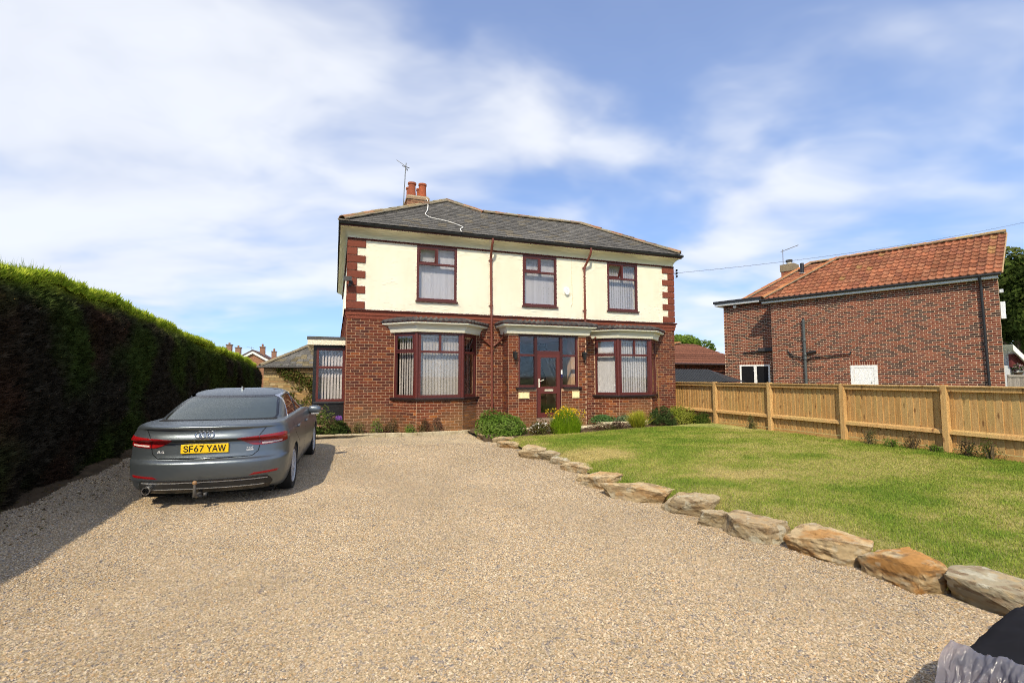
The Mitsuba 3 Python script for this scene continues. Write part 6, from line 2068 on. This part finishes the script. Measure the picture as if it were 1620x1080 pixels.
# lower bumper: black panel, bright strips
cput('diffuser', skin(rounded([(-0.70, 0.215), (0.70, 0.215), (0.755, 0.30), (0.70, 0.388), (-0.70, 0.388), (-0.755, 0.30)], 0.02), BODY, 'rear', 0.001, 0.006, 0.04), 'satin', 40, color=(0.022, 0.023, 0.025))
for z0, z1, x in ((0.348, 0.362, 0.70), (0.262, 0.272, 0.66)):
    cput('bumper_strip', skin(sbox(-x, z0, x, z1), BODY, 'rear', 0.0075, 0.006, 0.05), 'satin', 40, color=(0.45, 0.46, 0.48))
cput('boot_strip', skin(sbox(-0.50, 0.648, 0.50, 0.66), BODY, 'rear', 0.001, 0.008, 0.05), 'car_paint', 40)
# number plate, badges
YP = float(rear_y(BODY, 0.0, 0.76))
pl = cput('number_plate', rbox(-0.262, 0.262, YP - 0.024, YP - 0.008, 0.705, 0.817, 0.005, 6), 'satin', 30, color=(0.80, 0.52, 0.012))
t = meshkit.text_mesh('SF67 YAW', 0.074, 0.002, bold=True)
tv = np.array(t.vertices)
tv[:, 0] -= tv[:, 0].mean() * 0 + (tv[:, 0].max() + tv[:, 0].min()) / 2
tv[:, 0] *= 0.465 / (tv[:, 0].max() - tv[:, 0].min())
cput('lettering', (np.stack([tv[:, 0], YP - 0.0245 - tv[:, 2], tv[:, 1] + 0.725], 1), np.array(t.faces)), 'matte', color=(0.02, 0.02, 0.02), parent=pl)
for k in range(4):
    x = -0.0675 + 0.045 * k
    ang = np.linspace(0, 2 * np.pi, 29)
    zc = 0.932
    P = np.stack([x + 0.034 * np.cos(ang), 0 * ang, zc + 0.034 * np.sin(ang)], 1)
    P[:, 1] = rear_y(BODY, P[:, 0], P[:, 2]) - 0.010 - 0.004 * (k % 2)
    cput('ring_badge', MB().tube(P, 0.0062, 6, caps=False), 'chrome', 50)


def badge(text, h, x, z, w=None):
    t = meshkit.text_mesh(text, h, 0.004)
    v = np.array(t.vertices)
    if w:
        v[:, 0] *= w / v[:, 0].max()
    xx, zz = v[:, 0] + x, v[:, 1] + z
    return cput('badge', (np.stack([xx, rear_y(BODY, xx, zz) - 0.001 - v[:, 2], zz], 1), np.array(t.faces)), 'satin', color=(0.62, 0.62, 0.64))


badge('A4', 0.034, -0.535, 0.71, 0.085)
badge('TDI', 0.02, 0.455, 0.735, 0.075)
cput('badge', skin(sbox(0.452, 0.712, 0.532, 0.724), BODY, 'rear', 0.001, 0.003, 0.05), 'satin', color=(0.6, 0.6, 0.62))
# exhaust, tow bar, aerial fin, mirrors, handles
ex = MB()
e = trimesh.creation.annulus(0.036, 0.046, 0.16, sections=24)
ex.add(*place(e, (-0.60, -0.93, 0.285), (1, 0, 0), (0, 0, 1), (0, -1, 0)))
cput('exhaust_pipe', ex, 'chrome', 40)
ex = MB()
e = trimesh.creation.cylinder(0.036, 0.01, sections=24)
ex.add(*place(e, (-0.60, -0.90, 0.285), (1, 0, 0), (0, 0, 1), (0, -1, 0)), c=(0.005, 0.005, 0.005))
cput('exhaust_inside', ex, 'matte')
tb = cput('tow_bar', MB().tube([(-0.06, -0.80, 0.20), (-0.06, -1.02, 0.195), (-0.06, -1.09, 0.22), (-0.06, -1.105, 0.29), (-0.06, -1.105, 0.355)], [0.025, 0.025, 0.021, 0.017, 0.013], 10, (0.10, 0.095, 0.09)).box(-0.11, -0.01, -1.0, -0.97, 0.17, 0.195, (0.06, 0.06, 0.06)).box(0.01, 0.045, -1.02, -0.97, 0.185, 0.225, (0.07, 0.07, 0.072)), 'satin', 40)
b = trimesh.creation.icosphere(3, 0.025)
b.apply_translation([-0.06, -1.105, 0.372])
cput('tow_ball', b, 'satin', True, color=(0.30, 0.17, 0.08), parent=tb)
fin = trimesh.creation.extrude_polygon(Polygon([(-0.09, 0), (0.10, 0), (0.05, 0.022), (-0.045, 0.055), (-0.075, 0.055)]), 0.03, engine='earcut')
fv = np.array(fin.vertices)
fv = np.stack([(fv[:, 2] - 0.015) * (1 - fv[:, 1] * 12 * 1.2) if False else (fv[:, 2] - 0.015) * (1 - fv[:, 1] / 0.075), fv[:, 0] + 0.88, fv[:, 1] + 1.402], 1)
cput('aerial_fin', (fv, np.array(fin.faces)), 'car_paint', 40)
for sg in (1, -1):
    s = trimesh.creation.icosphere(3, 1.0)
    sv = np.array(s.vertices)
    sv = np.sign(sv) * np.abs(sv) ** 0.8 * np.array([0.115, 0.075, 0.075])
    sv[:, 1] += -0.03 * np.abs(sv[:, 0])
    cput('wing_mirror', (sv + np.array([sg * 0.985, 1.93, 0.985]), np.array(s.faces)), 'car_paint', True)
    cput('mirror_foot', MB().tube([(sg * 0.80, 1.93, 0.93), (sg * 0.90, 1.93, 0.94), (sg * 0.95, 1.93, 0.96)], [0.04, 0.035, 0.03], 8, (0.02, 0.02, 0.02)).box(sg * 0.93, sg * 1.06, 1.875, 1.985, 0.905, 0.915, (0.6, 0.6, 0.62)), 'satin')
    side = 'right' if sg > 0 else 'left'
    for y0, z in ((0.20, 0.865), (1.16, 0.845)):
        hx = float(side_x(BODY, y0 + 0.1, z))
        cput('door_handle', rbox(min(sg * (hx - 0.01), sg * (hx + 0.03)), max(sg * (hx - 0.01), sg * (hx + 0.03)), y0, y0 + 0.20, z, z + 0.03, 0.01, 8), 'car_paint', 30)
    for P in ([(-0.02, 0.97), (-0.05, 0.86), (0.42, 0.62), (0.46, 0.30)], [(1.10, 0.985), (1.10, 0.40), (1.12, 0.28)], [(2.28, 0.93), (2.36, 0.70), (2.32, 0.30)]):
        cput('door_seam', skin(LineString(P).buffer(0.004), BODY, side, 0.0012, 0, 0.04, True), 'matte', False, color=(0.008, 0.008, 0.009))
    cput('side_crease', skin(Polygon([(-0.60, 0.895), (2.6, 0.86), (3.1, 0.84), (3.1, 0.848), (2.6, 0.874), (-0.60, 0.912)]), BODY, side, -0.004, 0.010, 0.06, True), 'car_paint', 40)
    cput('sill_trim', skin(Polygon([(0.38, 0.235), (2.46, 0.235), (2.46, 0.262), (0.38, 0.262)]), BODY, side, 0.0, 0.012, 0.06), 'satin', 30, color=(0.02, 0.02, 0.022))
scene['tyre_rubber'] = two({'type': 'principled', 'base_color': rgb((0.018, 0.018, 0.018)), 'roughness': 0.85})
for y in (0.0, 2.82):
    for sg in (1, -1):
        wh = f'{car}__wheel' if f'{car}__wheel' not in USED else None
        wh = numbered(f'{car}__wheel')
        ty = trimesh.creation.revolve(np.array([[0.235, -0.095], [0.30, -0.108], [0.322, -0.095], [0.3255, -0.06], [0.327, 0.0], [0.3255, 0.06], [0.322, 0.095], [0.30, 0.108], [0.235, 0.095], [0.235, -0.095]]), sections=48)
        c = (sg * 0.80, y, 0.326)
        cput('tyre', place(ty, c, (0, 1, 0), (0, 0, 1), (sg, 0, 0)), 'tyre_rubber', 35, parent=wh)
        m = MB()
        rim = trimesh.creation.revolve(np.array([[0.238, 0.092], [0.225, 0.100], [0.215, 0.085], [0.21, -0.05], [0.205, -0.05], [0.205, 0.08], [0.238, 0.08], [0.238, 0.092]]), sections=40)
        m.add(*place(rim, c, (0, 1, 0), (0, 0, 1), (sg, 0, 0)))
        for k in range(10):
            a = (k // 2) * 2 * math.pi / 5 + (0.20 if k % 2 else -0.20)
            a2 = (k // 2) * 2 * math.pi / 5 + (0.32 if k % 2 else -0.32)
            p0, p1 = np.array([0.055 * math.cos(a), 0.055 * math.sin(a)]), np.array([0.215 * math.cos(a2), 0.215 * math.sin(a2)])
            d = (p1 - p0) / np.linalg.norm(p1 - p0)
            n = np.array([-d[1], d[0]]) * 0.017
            q = np.array([[*(p0 - n), 0.05], [*(p0 + n), 0.05], [*(p1 + n * 0.9), 0.06], [*(p1 - n * 0.9), 0.06], [*(p0 - n), 0.082], [*(p0 + n), 0.082], [*(p1 + n * 0.9), 0.088], [*(p1 - n * 0.9), 0.088]])
            m.add(*place((q, BOXF), c, (0, 1, 0), (0, 0, 1), (sg, 0, 0)))
        hub = trimesh.creation.cylinder(0.062, 0.05, sections=20)
        hub.apply_translation([0, 0, 0.062])
        m.add(*place(hub, c, (0, 1, 0), (0, 0, 1), (sg, 0, 0)))
        cput('rim', m, 'satin', 30, color=(0.42, 0.43, 0.45), parent=wh)
        bd = trimesh.creation.cylinder(0.15, 0.03, sections=24)
        cput('brake_disc', place(bd, np.array(c) + np.array([sg * 0.005, 0, 0]), (0, 1, 0), (0, 0, 1), (sg, 0, 0)), 'satin', 30, color=(0.12, 0.12, 0.12), parent=wh)

# ------------------------------------------------------------------ box with black sheet and polythene, bottom right
BX, BD = np.array([math.cos(math.radians(8)), math.sin(math.radians(8)), 0]), np.array([math.sin(math.radians(8)), -math.cos(math.radians(8)), 0])
BA = np.array([2.42, 1.30, -0.12])                           # far left corner on the ground
bxk = thing('cardboard_box', 'tan cardboard box under a black sheet at the bottom right corner', 'box')
e = rbox(0.02, 0.86, 0.02, 0.62, 0.0, 0.525, 0.012, 6)
put(bxk + '__carton', place(e, BA, BX, BD, Z), 'matte', 30, color=(0.34, 0.24, 0.135))


def sheet_mesh(fn, nu, nv):
    U, V = np.meshgrid(np.linspace(0, 1, nu), np.linspace(0, 1, nv), indexing='ij')
    p = fn(U, V)
    i, j = np.meshgrid(np.arange(nu - 1), np.arange(nv - 1), indexing='ij')
    a = i * nv + j
    q = np.stack([a, a + nv, a + nv + 1, a + 1], -1).reshape(-1, 4)
    return p.reshape(-1, 3), np.vstack([q[:, [0, 1, 2]], q[:, [0, 2, 3]]])


def black(U, V):
    x, y = -0.05 + 1.0 * U, -0.05 + 0.78 * V
    over = np.clip(-x / 0.05, 0, 1) + np.clip(-y / 0.05, 0, 1)
    dome = 0.06 * np.sin(np.clip((x - 0.02) / 0.95, 0, 1) * np.pi) ** 0.9 * np.sin(np.clip(0.25 + y / 0.9, 0, 1) * np.pi)
    z = 0.54 + dome - 0.05 * np.clip(over, 0, 1) + 0.06 * (meshkit.fbm(np.stack([x * 7, y * 7, 0 * x], -1), 4, 4) - 0.5)
    return BA + x[..., None] * BX + y[..., None] * BD + z[..., None] * Z


v, f = sheet_mesh(black, 50, 44)
th = np.vstack([v, v - Z * 0.006]), np.vstack([f, f[:, ::-1] + len(v)])
single('black_sheet', 'black plastic sheet lying over the cardboard box', 'sheet', th, 'matte', True, color=(0.010, 0.010, 0.013))


def poly_sheet(U, V):
    y = -0.06 + 0.36 * U
    g = meshkit.fbm(np.stack([U * 9, V * 4, 0 * U], -1), 4, 12) - 0.5
    g2 = np.abs(meshkit.fbm(np.stack([U * 15 + 1.5 * V, V * 2.2, 0 * U + 5], -1), 3, 18) - 0.5)
    out = 0.02 + 0.24 * V ** 0.6 + 0.12 * g * (0.3 + V) - 0.26 * g2 * (0.2 + V)
    z = 0.55 - 0.55 * V ** 1.4 + 0.05 * g
    return BA - out[..., None] * BX + y[..., None] * BD + z[..., None] * Z


v, f = sheet_mesh(poly_sheet, 110, 110)
v = np.maximum(v, [-1e9, -1e9, -0.112])
single('polythene_sheet', 'crumpled translucent white polythene hanging from the left side of the cardboard box', 'sheet', (v, f), 'polythene', True)
